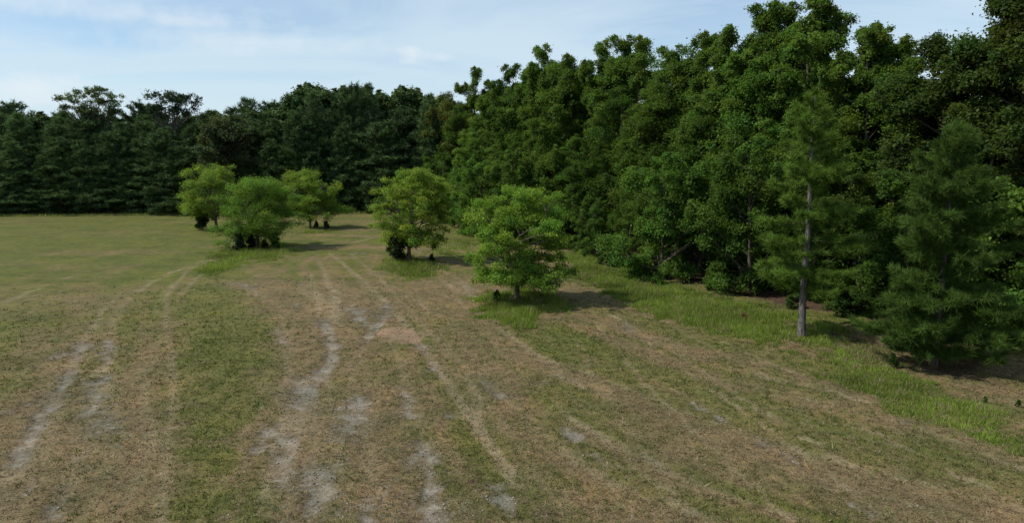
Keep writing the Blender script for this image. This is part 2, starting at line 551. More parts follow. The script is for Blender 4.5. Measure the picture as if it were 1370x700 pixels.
def strokes(x, y, lst, rag=0.9, soft=False):
    out = np.zeros(x.shape)
    br = np.clip((fbm(x * 2.6 + 31, y * 1.5 + 8, 4) - .5) * 1.7 + .5, 0, 1)
    nz = (fbm(x * 2.3 + 5, y * 1.6, 4) - .5) * rag
    if soft:      # wander of the rut edges
        x, y = x + (fbm(x * 1.1 + 3, y * .8, 3) - .5) * .55 + (fbm(x * 4, y * 3 + 7, 2) - .5) * .22, y + (fbm(x * .9 + 50, y * .7, 3) - .5) * 1.4
    for pts, w, s in lst:
        k_ = 5 if soft else 3
        lo, hi = pts.min(0) - k_ * w, pts.max(0) + k_ * w
        m = (x > lo[0]) & (x < hi[0]) & (y > lo[1]) & (y < hi[1])
        if not m.any():
            continue
        d = poly_dist(x[m], y[m], pts) / w
        if soft:
            e = np.minimum(np.hypot(x[m] - pts[0, 0], y[m] - pts[0, 1]), np.hypot(x[m] - pts[-1, 0], y[m] - pts[-1, 1]))
            val = s * (np.exp(-(d / .95) ** 2) + .34 * np.exp(-(d / 2.6) ** 2)) * (.62 + .38 * sm(0, 3 * w, e))
            val = val * (.28 + 1.45 * br[m])
        else:
            val = s * sm(1.25, 0.15, d + nz[m] * 1.6)
        out[m] = np.maximum(out[m], val)
    return out


def masks(x, y):
    s = -poly_dist(x, y, EDGE, True)        # metres out from the wood's edge into the field
    s = np.where(y > 112, -1e3, s)
    inwood = -poly_dist(x, y, EDGE, True)
    wood = np.where(inwood < 0, 1.0, 0.0)
    edge_n = (fbm(x * .8, y * .8, 3) - .5) * 3
    dwood = poly_dist(x, y, EDGE)
    right = poly_dist(x, y, EDGE, True) > 0      # side of the wood
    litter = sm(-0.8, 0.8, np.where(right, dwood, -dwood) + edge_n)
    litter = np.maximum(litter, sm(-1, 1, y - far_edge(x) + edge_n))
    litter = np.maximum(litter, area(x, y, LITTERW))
    sd = np.where(right, -dwood, dwood)
    # mowing swaths run parallel to the wood
    w1 = sd + (fbm(x * .12, y * .12, 2) - .5) * 2.5
    sw = 0.55 * vnoise(w1 / 0.55, y * 0.03 + 3) + 0.45 * vnoise(w1 / 1.7 + 40, y * 0.02)
    low = fbm(x * .16 + 3, y * .16, 4)
    mid = fbm(x * .7 + 11, y * .5 + 2, 3)
    wl = poly_dist(x, y, TRACKW[0][0], True)
    wc = poly_dist(x, y, TRACKW[3][0], True)
    wig = (fbm(x * .2, y * .2, 2) - .5) * 1.6
    swl = .5 * vnoise((wl + wig) / .6, y * .04 + 3) + .5 * vnoise((wl + wig) / 1.6 + 9, y * .02)
    swc = .5 * vnoise((wc + wig) / .6 + 70, y * .04 + 3) + .5 * vnoise((wc + wig) / 1.6 + 29, y * .02)
    a_l = sm(-6.5, -9.5, x + .05 * (y - 25)) 
    a_c = (1 - a_l) * sm(2.5, -1.5, x + .1 * (y - 25))
    sw = sw * (1 - a_l - a_c) + swl * a_l + swc * a_c
    fl = vnoise((wl + wig) / .22 + 5, y * .05) * a_l + vnoise((wc + wig) / .22 + 15, y * .05) * a_c + vnoise(w1 / .24 + 25, y * .05) * (1 - a_l - a_c)
    swath = sm(.25, .75, sw) - .5 + .45 * (fl - .5)
    g = 0.28 + 0.62 * (low - .5) * 1.6 + 0.5 * (mid - .5)
    g += (.85 - .30 * a_l - .15 * a_c) * swath
    g += 0.30 * sm(34, 62, y) + 1.5 * (fbm(x * .04, y * .3 + .03 * x, 4) - .5) * sm(34, 50, y) + 0.20 * sm(-12, -24, x) * sm(24, 40, y)
    g += 0.30 * sm(9, 3, sd)
    cen = np.exp(-(((x + 7) / 11) ** 2 + ((y - 24) / 14) ** 2))
    g -= 0.16 * cen + 0.16 * sm(34, 22, y) * sm(-7, -11, x)
    g = np.clip(g, 0.02, 1)
    g = np.maximum(g, area(x, y, GREENW) + 0.25 * (mid - .5))
    track = strokes(x, y, TRACKW, 0.6)
    g = np.maximum(g, .72 * area(x, y, NEARTALL) + .3 * (mid - .5) + .2 * swath)
    g *= 1 - 0.5 * track
    sand = np.clip(strokes(x, y, SANDW, soft=True), 0, 1)
    tall = area(x, y, TALLW)
    tall = np.maximum(tall, 0.8 * sm(2.6, 1.0, np.abs(y - far_edge(x) + 1.2)) * (x < -9))
    tall *= 1 - 0.8 * litter * (tall < .5)
    bare = area(x, y, BAREW)
    g = np.maximum(g, tall * .95)
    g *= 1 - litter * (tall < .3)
    return dict(sand=sand, green=np.clip(g, 0, 1), litter=litter, bare=bare, track=np.clip(track + .5 * sm(.62, .85, fl) * (tall < .2) * (1 - litter) * sm(70, 40, y), 0, 1), tall=tall, sd=sd)


def height(x, y, m=None):
    m = m or masks(x, y)
    h = 0.10 * (fbm(x * .25, y * .25, 3) - .5) + 0.07 * (fbm(x * 1.6, y * 1.6, 3) - .5)
    h += 0.05 * (fbm(x * 5, y * 5, 2) - .5) * (y < 60)
    h += 0.05 * (fbm(x * 3 + 9, y * 3, 2) - .5) * (y < 60)
    h -= 0.06 * m['sand'] + 0.02 * m['track']
    return h * (np.hypot(x, y) < 160)


# ------------------------------------------------------------------ ground
def ground_material():
    m, t = new_mat('mown_field_ground')
    lk = t.links.new

    def noise(scale, detail=4, rough=0.6, vec=None, dist=0.0):
        n = N(t, 'ShaderNodeTexNoise')
        n.inputs['Scale'].default_value = scale
        n.inputs['Detail'].default_value = detail
        n.inputs['Roughness'].default_value = rough
        n.inputs['Distortion'].default_value = dist
        lk(vec if vec is not None else tcn.outputs['Object'], n.inputs['Vector'])
        return n.outputs['Fac']

    def ramp(fac_, *stops):
        r = N(t, 'ShaderNodeValToRGB')
        e = r.color_ramp.elements
        while len(e) < len(stops):
            e.new(0.5)
        for i, (p_, c_) in enumerate(stops):
            e[i].position, e[i].color = p_, (*c_, 1)
        lk(fac_, r.inputs[0])
        return r.outputs[0]

    def mth(op, a, b=0.0, clamp=False):
        n = N(t, 'ShaderNodeMath', operation=op, use_clamp=clamp)
        for i, v in enumerate((a, b)):
            if isinstance(v, (int, float)):
                n.inputs[i].default_value = v
            else:
                lk(v, n.inputs[i])
        return n.outputs[0]

    def mix(f, a, b):
        n = N(t, 'ShaderNodeMix', data_type='RGBA')
        lk(f, n.inputs[0])
        lk(a, n.inputs[6])
        lk(b, n.inputs[7])
        return n.outputs[2]

    def edge(mask, nz, k=0.9, lo=0.35, hi=0.65):
        """break a soft mask up with noise"""
        v = mth('ADD', mask, mth('MULTIPLY', mth('SUBTRACT', nz, 0.5), k))
        n = N(t, 'ShaderNodeMapRange', interpolation_type='SMOOTHSTEP')
        n.inputs[1].default_value, n.inputs[2].default_value = lo, hi
        lk(v, n.inputs[0])
        return n.outputs[0]

    tcn = N(t, 'ShaderNodeTexCoord')
    a1 = N(t, 'ShaderNodeAttribute', attribute_name='mask_a')
    a2 = N(t, 'ShaderNodeAttribute', attribute_name='mask_b')
    s1, s2 = N(t, 'ShaderNodeSeparateColor'), N(t, 'ShaderNodeSeparateColor')
    lk(a1.outputs['Color'], s1.inputs[0])
    lk(a2.outputs['Color'], s2.inputs[0])
    sand, green, litter = s1.outputs[0], s1.outputs[1], s1.outputs[2]
    bare, track, tall = s2.outputs[0], s2.outputs[1], s2.outputs[2]
    fine, med, big = noise(26, 5, 0.65), noise(7, 5, 0.6), noise(0.9, 4)
    thatch = ramp(fine, (0.28, (0.045, 0.030, 0.016)), (0.47, (0.170, 0.118, 0.064)), (0.62, (0.238, 0.175, 0.098)), (0.8, (0.38, 0.30, 0.18)))
    thatch2 = ramp(fine, (0.28, (0.040, 0.031, 0.015)), (0.5, (0.142, 0.114, 0.053)), (0.75, (0.30, 0.25, 0.13)))
    base = mix(edge(med, big, 0.8, 0.4, 0.6), thatch, thatch2)
    grn = ramp(noise(30, 5, 0.65), (0.3, (0.032, 0.038, 0.010)), (0.5, (0.098, 0.108, 0.026)), (0.75, (0.190, 0.186, 0.056)))
    c = mix(edge(green, mth('ADD', mth('MULTIPLY', med, 0.5), mth('MULTIPLY', fine, 0.5)), 1.3, 0.05, 1.0), base, grn)
    straw = ramp(fine, (0.3, (0.15, 0.115, 0.07)), (0.7, (0.32, 0.262, 0.172)))
    c = mix(mth('MULTIPLY', edge(track, fine, 0.9, 0.25, 0.85), 0.75), c, straw)
    sandc = ramp(noise(14, 6, 0.7), (0.30, (0.085, 0.070, 0.050)), (0.42, (0.20, 0.178, 0.146)), (0.58, (0.285, 0.262, 0.225)), (0.75, (0.37, 0.348, 0.31)))
    frac = noise(2.0, 9, 0.74)
    soil = ramp(fine, (0.3, (0.035, 0.026, 0.017)), (0.7, (0.14, 0.105, 0.070)))
    c = mix(mth('MULTIPLY', edge(sand, med, 2.4, 0.12, 0.5), 0.55), c, soil)
    c = mix(mth('MULTIPLY', edge(sand, frac, 4.0, 0.30, 1.35), 0.8), c, sandc)
    pink = ramp(fine, (0.3, (0.19, 0.115, 0.075)), (0.7, (0.34, 0.235, 0.165)))
    c = mix(mth('MULTIPLY', edge(bare, med, 1.2, 0.3, 0.9), 0.75), c, pink)
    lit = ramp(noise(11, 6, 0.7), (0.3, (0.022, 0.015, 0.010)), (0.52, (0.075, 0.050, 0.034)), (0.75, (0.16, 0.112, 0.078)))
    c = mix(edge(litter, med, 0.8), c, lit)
    tint = ramp(noise(0.35, 6, 0.62), (0.32, (0.74, 0.80, 0.74)), (0.5, (1.0, 1.0, 1.0)), (0.68, (1.22, 1.12, 1.02)))
    t2 = N(t, 'ShaderNodeMix', data_type='RGBA', blend_type='MULTIPLY')
    t2.inputs[0].default_value = 1.0
    lk(tint, t2.inputs[6])
    lk(ramp(noise(1.7, 5, 0.65), (0.35, (0.78, 0.80, 0.76)), (0.65, (1.2, 1.18, 1.12))), t2.inputs[7])
    tint = t2.outputs[2]
    tn = N(t, 'ShaderNodeMix', data_type='RGBA', blend_type='MULTIPLY')
    tn.inputs[0].default_value = 1.0
    lk(c, tn.inputs[6])
    lk(tint, tn.inputs[7])
    c = tn.outputs[2]
    ht = mth('ADD', mth('MULTIPLY', fine, 0.6), mth('MULTIPLY', med, 0.8))
    bp = N(t, 'ShaderNodeBump')
    bp.inputs['Strength'].default_value = 0.9
    bp.inputs['Distance'].default_value = 0.06
    lk(ht, bp.inputs['Height'])
    p = N(t, 'ShaderNodeBsdfPrincipled')
    p.inputs['Roughness'].default_value = 0.95
    p.inputs['Specular IOR Level'].default_value = 0.1
    lk(c, p.inputs['Base Color'])
    lk(bp.outputs[0], p.inputs['Normal'])
    o = N(t, 'ShaderNodeOutputMaterial')
    lk(p.outputs[0], o.inputs[0])
    return m


def build_ground():
    xs = list(np.arange(0, 24, 0.19))
    while xs[-1] < 6000:
        xs.append(xs[-1] + max(0.22, (xs[-1] - 20) * 0.045))
    xs = np.array(xs)
    xs = np.concatenate([-xs[:0:-1], xs])
    ys = [11.0]
    while ys[-1] < 6000:
        ys.append(ys[-1] + (ys[-1] * 0.0098 if ys[-1] < 112 else ys[-1] * 0.06))
    yb = [10.5]
    while yb[-1] > -3000:
        yb.append(yb[-1] - max(0.8, (12 - yb[-1]) * 0.12))
    ys = np.array(yb[::-1] + ys)
    X, Y = np.meshgrid(xs, ys)
    x, y = X.ravel(), Y.ravel()
    m = masks(x, y)
    h = height(x, y, m)
    nx, ny = len(xs), len(ys)
    i = (np.arange(ny - 1)[:, None] * nx + np.arange(nx - 1)[None]).ravel()
    f = np.stack([i, i + 1, i + nx + 1, i + nx], -1)
    me = build_mesh('ground', np.stack([x, y, h], -1), f, ground_material(),
                    {'mask_a': np.stack([m['sand'], m['green'], m['litter']], -1),
                     'mask_b': np.stack([m['bare'], m['track'], m['tall']], -1)}, smooth=True)
    obj('ground', me, kind='structure', label='mown field of brown and green grass with pale sandy wheel ruts', category='ground')


build_ground()


# ------------------------------------------------------------------ grass
def blades(name, x, y, z, hgt, wid, lean, tone, rng, label):
    n = len(x)
    a = rng.rand(n) * 2 * math.pi
    b = rng.rand(n) * 2 * math.pi
    base = np.stack([x, y, z], -1)
    sd = np.stack([np.cos(a), np.sin(a), np.zeros(n)], -1) * wid[:, None] * .5
    tip = base + np.stack([np.cos(b) * lean * hgt, np.sin(b) * lean * hgt, hgt], -1)
    v = np.stack([base - sd, base + sd, tip], 1).reshape(-1, 3)
    me = build_mesh(name, v, np.arange(n * 3).reshape(n, 3), M_GRASS, np.repeat(tone, 3, 0))
    obj(name, me, kind='stuff', label=label, category='grass')


def mown_stubble():
    rng = np.random.RandomState(11)
    n = 142000
    r = 9.5 * np.exp(rng.rand(n) * math.log(150 / 9.5))
    th = (rng.rand(n) - .5) * 1.62
    x, y = r * np.sin(th), r * np.cos(th)
    m = masks(x, y)
    keep = (rng.rand(n) < np.where(r > 30, sm(56, 30, r), 1)) & (m['litter'] < .5) & (y < far_edge(x)) & (rng.rand(n) > 0.88 * sm(.2, .6, m['sand'])) & (rng.rand(n) > .5 * m['track']) & (rng.rand(n) > .75 * m['bare'])
    x, y, r = x[keep], y[keep], r[keep]
    g, tr = m['green'][keep], m['track'][keep]
    n = len(x)
    k = 5
    isg = rng.rand(n) < np.clip(g * 1.05, 0.03, .97)
    pal_b = np.array([(.145, .103, .058), (.205, .150, .087), (.30, .238, .140), (.075, .050, .028), (.235, .19, .105), (.18, .118, .066)])
    pal_g = np.array([(.078, .104, .022), (.112, .136, .030), (.165, .178, .050), (.056, .075, .018)])
    tb, tg = pal_b[rng.randint(0, len(pal_b), n)], pal_g[rng.randint(0, len(pal_g), n)]
    tone = np.where(isg[:, None], tg, tb) * (1 + .12 * rng.normal(size=(n, 1)))
    weed = np.where(rng.rand(n) < .035, 2.1, 1.0)
    sz = (0.062 + 0.0009 * r) * weed * (0.6 + .9 * rng.rand(n)) * np.where(isg, 1.15, 1.0)
    x, y = np.repeat(x, k), np.repeat(y, k)
    sz, isg_ = np.repeat(sz, k), np.repeat(isg, k)
    rr = np.repeat(r, k)
    x = x + rng.normal(size=len(x)) * sz * .5
    y = y + rng.normal(size=len(x)) * sz * .5
    z = height(x, y) - .005
    hg = sz * (.35 + .55 * rng.rand(len(x))) * np.where(isg_, 1.0, .7)
    wd = 0.010 + 0.0008 * rr
    lean = np.where(isg_, .3 + .8 * rng.rand(len(x)), .8 + 2.2 * rng.rand(len(x)))
    tone = np.repeat(tone, k, 0) * (1 + .15 * rng.normal(size=(len(x), 1)))
    blades('mown_grass', x, y, z, hg, wd, lean, np.clip(tone, .01, .6), rng, 'short mown grass and brown clippings covering the open field')


def tall_grass():
    rng = np.random.RandomState(12)
    X, Y = [], []
    for lo, hi, n in (((-3, 15), (34, 75), 1600000), ((-32, 44), (-3, 80), 160000), ((-95, 96), (-6, 116), 90000)):
        X.append(lo[0] + rng.rand(n) * (hi[0] - lo[0]))
        Y.append(lo[1] + rng.rand(n) * (hi[1] - lo[1]))
    x, y = np.concatenate(X), np.concatenate(Y)
    u, v = to_px(x, y)
    ok = (u > -120) & (u < 1500)
    x, y = x[ok], y[ok]
    m = masks(x, y)
    keep = rng.rand(len(x)) < sm(.15, .8, m['tall'])
    x, y, tl = x[keep], y[keep], m['tall'][keep]
    n = len(x)
    far = y > 90
    lowf = fbm(x * .5, y * .5, 3)
    patch = fbm(x * 1.7, y * 1.7, 2)
    pal = np.array([(.150, .235, .026), (.185, .270, .032), (.225, .280, .050), (.115, .180, .022)])
    tone = pal[rng.randint(0, 4, n)] * (.45 + 1.0 * lowf)[:, None] * (.75 + .5 * patch)[:, None]
    straw = np.array([.26, .215, .12])
    ps = np.where(far, .45, .12 + .5 * sm(.62, .8, patch))
    ps = np.where((x > 14) & (np.hypot(x - 15.6, y - 28.5) < 2.2), .6, ps)
    st = rng.rand(n) < ps
    tone[st] = straw * (.7 + .5 * rng.rand(st.sum()))[:, None]
    hg = (.12 + .30 * rng.rand(n) * (.5 + patch)) * (.10 + .90 * tl ** 1.5) * np.where(y < 32, .75, 1) + np.where(far, .25 * rng.rand(n), 0)
    wd = 0.012 + 0.0005 * y
    z = height(x, y, {k_: vv[keep] for k_, vv in m.items()}) - .01
    blades('tall_grass', x, y, z, hg, wd, .1 + .6 * rng.rand(n), tone, rng, 'uncut tall bright green grass along the woods and round the field trees')


mown_stubble()
tall_grass()


def soil_clods():
    rng = np.random.RandomState(14)
    n = 90000
    r = 10 * np.exp(rng.rand(n) * math.log(48 / 10))
    th = (rng.rand(n) - .5) * 1.5
    x, y = r * np.sin(th), r * np.cos(th)
    m = masks(x, y)
    keep = rng.rand(n) < .5 * sm(.12, .5, m['sand']) + .35 * m['bare'] + .03 * m['track']
    x, y = x[keep], y[keep]
    sd = m['sand'][keep]
    n = len(x)
    sz = .010 + .032 * rng.rand(n) ** 3
    z = height(x, y) + sz * .15
    d = np.array([(1, 0, 0), (0, 1, 0), (-1, 0, 0), (0, -1, 0), (0, 0, .7), (0, 0, -.5)])
    v = np.stack([x, y, z], -1)[:, None] + d[None] * sz[:, None, None] * (.6 + .8 * rng.rand(n, 6, 1))
    f = np.array([(0, 1, 4), (1, 2, 4), (2, 3, 4), (3, 0, 4), (1, 0, 5), (2, 1, 5), (3, 2, 5), (0, 3, 5)])
    f = (np.arange(n)[:, None, None] * 6 + f[None]).reshape(-1, 3)
    pal = np.array([(.28, .25, .205), (.20, .172, .135), (.07, .052, .036), (.10, .075, .05)])
    tone = pal[rng.choice(4, n, p=(.42, .34, .1, .14))] * (.8 + .4 * rng.rand(n, 1))
    me = build_mesh('soil_clods', v.reshape(-1, 3), f, M_SOIL, np.repeat(tone, 6, 0))
    obj('soil_clods', me, kind='stuff', label='loose sandy clods scattered in the wheel ruts', category='soil')


soil_clods()


# ------------------------------------------------------------------ tree makers
def make_broadleaf(name, seed, H, R, t0, leads, nclump, per, leaf, base, trunk_r, mat=M_LEAF, bark=M_BARK, pointed=.62, clump=(.5, .55), fork=.3, up=.75, wide=1.0, spread=.31):
    """a forest broadleaf of several leaders: returns (trunk mesh, crown mesh)"""
    rng = np.random.RandomState(seed)
    w = Wood()
    zf = H * fork
    bend = rng.normal(size=2) * .25
    trunk = bez((0, 0, -.25), (bend[0], bend[1], zf * .5), (bend[0] * .5, bend[1] * .5, zf), 7)
    w.tube(trunk, np.linspace(trunk_r, trunk_r * .72, 7), 8, .5)
    C, r = [], []
    for i in range(leads):
        a = rng.rand() * 6.283
        off = (0 if i == 0 else R * (.3 + .35 * rng.rand()))
        hi = H if i == 0 else H * (.68 + .27 * rng.rand())
        top = np.array([math.cos(a) * off, math.sin(a) * off, hi])
        mid = np.array([math.cos(a) * off * .9, math.sin(a) * off * .9, zf + (hi - zf) * .4]) + np.append(rng.normal(size=2) * .3, 0)
        ax = bez(trunk[-1], mid, top, 12)
        ra = trunk_r * (.6 if i == 0 else .42)
        w.tube(ax, np.linspace(ra, .015, 12), 5)
        Rl = R if leads == 1 else R * (.72 if i == 0 else .56)
        nn = int(nclump / leads * (1.35 if i == 0 else .9))
        t = t0 + (1 - t0) * (np.arange(nn) + rng.rand(nn)) / nn
        prof = (1 - t) ** pointed * np.minimum(1, (t - t0 + .10) / .22) ** .6
        rad = Rl * prof * np.sqrt(.15 + .85 * rng.rand(nn)) * wide
        th = rng.rand(nn) * 6.283 + i
        z = t * hi
        axx = np.interp(z, ax[:, 2], ax[:, 0], left=trunk[-1, 0]), np.interp(z, ax[:, 2], ax[:, 1], left=trunk[-1, 1])
        c = np.stack([axx[0] + rad * np.cos(th), axx[1] + rad * np.sin(th), z - .15 * rad], -1)
        rc = (clump[0] * (.45 + .55 * np.minimum(1, (1 - t) * 3.5)) + clump[1] * (1 - t) * rng.rand(nn)) * (.75 + .5 * rng.rand(nn))
        c[:, 2] = np.maximum(c[:, 2], rc * .7)
        C.append(c)
        r.append(rc)
        for j in range(0, nn):
            d = math.hypot(c[j, 0] - axx[0][j], c[j, 1] - axx[1][j])
            za = max(H * .05, c[j, 2] - d * (.35 + .4 * rng.rand()))
            s = np.array([np.interp(za, ax[:, 2], ax[:, 0]), np.interp(za, ax[:, 2], ax[:, 1]), za])
            if za < zf:
                s = np.array([np.interp(za, trunk[:, 2], trunk[:, 0]), np.interp(za, trunk[:, 2], trunk[:, 1]), za])
            cc = (s + c[j]) / 2 + np.array([0, 0, .18 * d])
            w.tube(bez(s, cc, c[j], 5), np.linspace(.02 + .012 * d, .008, 5), 4)
    return (w.mesh(name + '_trunk', bark), foliage(name + '_crown', np.concatenate(C), np.concatenate(r), per, leaf, base, mat, rng, up=up, spread=spread))


def make_dome(name, seed, H, R, zb, nclump, per, leaf, base, trunk_r, mat=M_LEAF, bark=M_BARK, clump=(.65, .6), sprays=30, belly=.38, spread=.36, yellow=.12, squash=.72, cone=0.0):
    """a broad-crowned tree: an uneven dome of leaf clumps on limbs, fine leafy sprays sticking out of its top"""
    rng = np.random.RandomState(seed)
    w = Wood()
    z_ = np.linspace(-.25, H * .9, 10)
    ph = rng.rand(6) * 6.283
    axx, axy = .22 * np.sin(z_ * .35 + ph[0]) - .22 * math.sin(ph[0]), .22 * np.sin(z_ * .3 + ph[1]) - .22 * math.sin(ph[1])
    w.tube(np.stack([axx, axy, z_], -1), trunk_r * (1 - np.clip(z_ / H, 0, 1)) ** .7 + .02, 8, .5)

    def prof(tt, th):
        q_ = np.clip((tt - belly) / (1.02 - belly), 0, 1)
        p = np.where(tt > belly, (1 - cone) * np.sqrt(np.clip(1 - q_ ** 2, 0.02, 1)) + cone * (1 - q_) ** .9, .72 + .28 * tt / belly)
        return p * (1 + .17 * np.sin(3 * th + ph[2] + 4 * tt) + .12 * np.sin(5 * th + ph[3] - 7 * tt) + .08 * np.sin(2 * th + ph[4] + 11 * tt))
    C, r, lobes = [], [], []
    nlobe = max(10, nclump // 4)
    tries = 0
    while len(lobes) < nlobe:
        tries += 1
        tt, th = rng.rand() ** .85, rng.rand() * 6.283
        rc = clump[0] + clump[1] * rng.rand()
        env = R * float(prof(np.array(tt), th))
        rad = max(env * (.35 + .65 * rng.rand() ** .5) - rc * .6, .05)
        z = max(H * (zb + (1 - zb) * tt) - rc * .9, rc * .7)
        c = np.array([np.interp(z, z_, axx) + math.cos(th) * rad, np.interp(z, z_, axy) + math.sin(th) * rad, z])
        if tries < 4000 and any(((c - l[0]) ** 2 * np.array([1, 1, .6])).sum() < (.8 * (rc + l[1])) ** 2 for l in lobes):
            continue
        lobes.append((c, rc))
        za = max(H * .04, min(z - rad * (.55 + .5 * rng.rand()), H * .86))
        st = np.array([np.interp(za, z_, axx), np.interp(za, z_, axy), za])
        l = np.linalg.norm(c - st)
        w.tube(bez(st, (st + c) / 2 + np.array([0, 0, -.02 * l]), c, 6), np.linspace(.02 + .014 * l, .012, 6), 4)
        for q in range(4):
            c2 = c + rng.normal(size=3) * np.array([.55, .55, .6]) * rc
            c2[2] = max(c2[2], .3)
            C.append(c2); r.append(rc * (.42 + .38 * rng.rand()))
            w.tube(np.stack([c, (c + c2) / 2 + [0, 0, -.05], c2]), [.012, .009, .005], 3)
    top = sorted(lobes, key=lambda q: -q[0][2] - .5 * rng.rand())
    for k in range(sprays // 3):                   # ascending leafy shoots on the upper lobes
        c, rc = top[k % max(6, int(nlobe * .6))]
        d = unit(np.array([c[0] * .10 + rng.normal() * .25, c[1] * .10 + rng.normal() * .25, 1.0]))
        p = c + rng.normal(size=3) * np.array([.5, .5, .2]) * rc
        L = min(rc * (.7 + .9 * rng.rand()), max(H - p[2], .2))
        w.tube(np.stack([p, p + d * L * .5, p + d * L]), [.016, .011, .005], 3)
        for q in range(3):
            C.append(p + d * L * (.4 + .3 * q)); r.append(.36 - .08 * q + .08 * rng.rand())
    return w.mesh(name + '_trunk', bark), foliage(name + '_crown', C, r, per, leaf, base, mat, rng, spread=spread, yellow=yellow, tone_var=.13, squash=squash, sub=9)


def make_pine(name, seed, H, R, z0, dens, tuft, needles, wid, base, trunk_r, mat, per_whorl=5, step=.42, tip_tone=1.35, cone=.8, droop=.0, side=4, gap=0.0, up_tip=.3, bark=None, tvar=.2):
    """a pine with whorls of branches carrying needle tufts"""
    rng = np.random.RandomState(seed)
    w = Wood()
    lean = rng.normal(size=2) * .012 * H
    zz_ = np.linspace(-.25, H, 14)
    tx = lean[0] * (zz_ / H) ** 2 + .03 * np.sin(zz_ * .9 + seed)
    ty = lean[1] * (zz_ / H) ** 2 + .03 * np.cos(zz_ * .7 + seed)
    w.tube(np.stack([tx, ty, zz_], -1), trunk_r * (1 - np.clip(zz_ / H, 0, 1)) ** .8 + .012, 9, .35)
    T, D, S = [], [], []
    z = z0
    while z < H * .985:
        t = (z - z0) / (H - z0)
        L = R * ((1 - t) ** cone) * min(1, .72 + t * 2.2) + .12
        k = per_whorl if t < .9 else 4
        ph = rng.rand() * 6.283
        for j in range(k):
            if rng.rand() < gap:
                continue
            az = ph + j * 6.283 / k + rng.normal() * .25
            l = L * (.48 + .72 * rng.rand())
            el = -.12 - droop + .85 * t ** 1.5 + rng.normal() * .12
            o = np.array([np.interp(z, zz_, tx), np.interp(z, zz_, ty), z + rng.normal() * .12])
            d = np.array([math.cos(az), math.sin(az), 0])
            e = o + d * l * math.cos(el) + np.array([0, 0, l * math.sin(el) + up_tip * l * .35])
            m_ = o + d * l * .55 + np.array([0, 0, l * math.sin(el) * .4 - .05 * l])
            br = bez(o, m_, e, 6)
            w.tube(br, np.linspace(.012 + .011 * l, .006, 6), 4)
            nt = max(2, int(l * dens))
            for q in np.linspace(.07, 1, nt):
                p = (1 - q) ** 2 * o + 2 * q * (1 - q) * m_ + q * q * e
                T.append(p); D.append(unit(d + np.array([0, 0, .5]) + rng.normal(size=3) * .35)); S.append(1)
            for _ in range(int(side * l)):
                q = .15 + .75 * rng.rand()
                p = (1 - q) ** 2 * o + 2 * q * (1 - q) * m_ + q * q * e
                sdv = np.cross(d, [0, 0, 1]) * (1 if rng.rand() < .5 else -1)
                sl = l * (.18 + .28 * rng.rand()) * (1.25 - q * .6)
                dd = unit(d * .7 + sdv * .8 + np.array([0, 0, .15 + .25 * rng.rand()]))
                w.tube(np.array([p, p + dd * sl * .5, p + dd * sl]), [.012, .008, .004], 3)
                for q2 in np.linspace(.35, 1, max(2, int(sl * dens * 1.1))):
                    T.append(p + dd * sl * q2); D.append(unit(dd + np.array([0, 0, .45]) + rng.normal(size=3) * .3)); S.append(.95)
        z += step * (.8 + .4 * rng.rand()) * (1 - .25 * t)
    for _ in range(6):
        T.append(np.array([tx[-1], ty[-1], H - .12 + .1 * rng.rand()])); D.append(unit(np.array([0, 0, 1]) + rng.normal(size=3) * .2)); S.append(1)
    T, D, S = np.array(T), np.array(D), np.array(S)
    n = len(T)
    nd = unit(D[:, None] * .75 + rng.normal(size=(n, needles, 3)) * .62)
    ln = tuft * (.65 + .6 * rng.rand(n, needles, 1)) * S[:, None, None]
    b = T[:, None] + rng.normal(size=(n, needles, 3)) * tuft * .12
    sdv = unit(np.cross(nd, rng.normal(size=(n, needles, 3)))) * wid * .5
    v = np.stack([b - sdv, b + sdv, b + nd * ln], 2).reshape(-1, 3)
    tt = np.asarray(base)[None, None] * np.clip(1 + tvar * rng.normal(size=(n, 1, 1)) + .12 * rng.normal(size=(n, needles, 1)), .5, 1.7)
    tt = np.repeat(tt.reshape(-1, 1, 3), 3, 1)
    tt[:, 2] *= tip_tone
    me = build_mesh(name + '_crown', v, np.arange(len(v)).reshape(-1, 3), mat, tt.reshape(-1, 3))
    return w.mesh(name + '_trunk', bark or M_PBARK), me


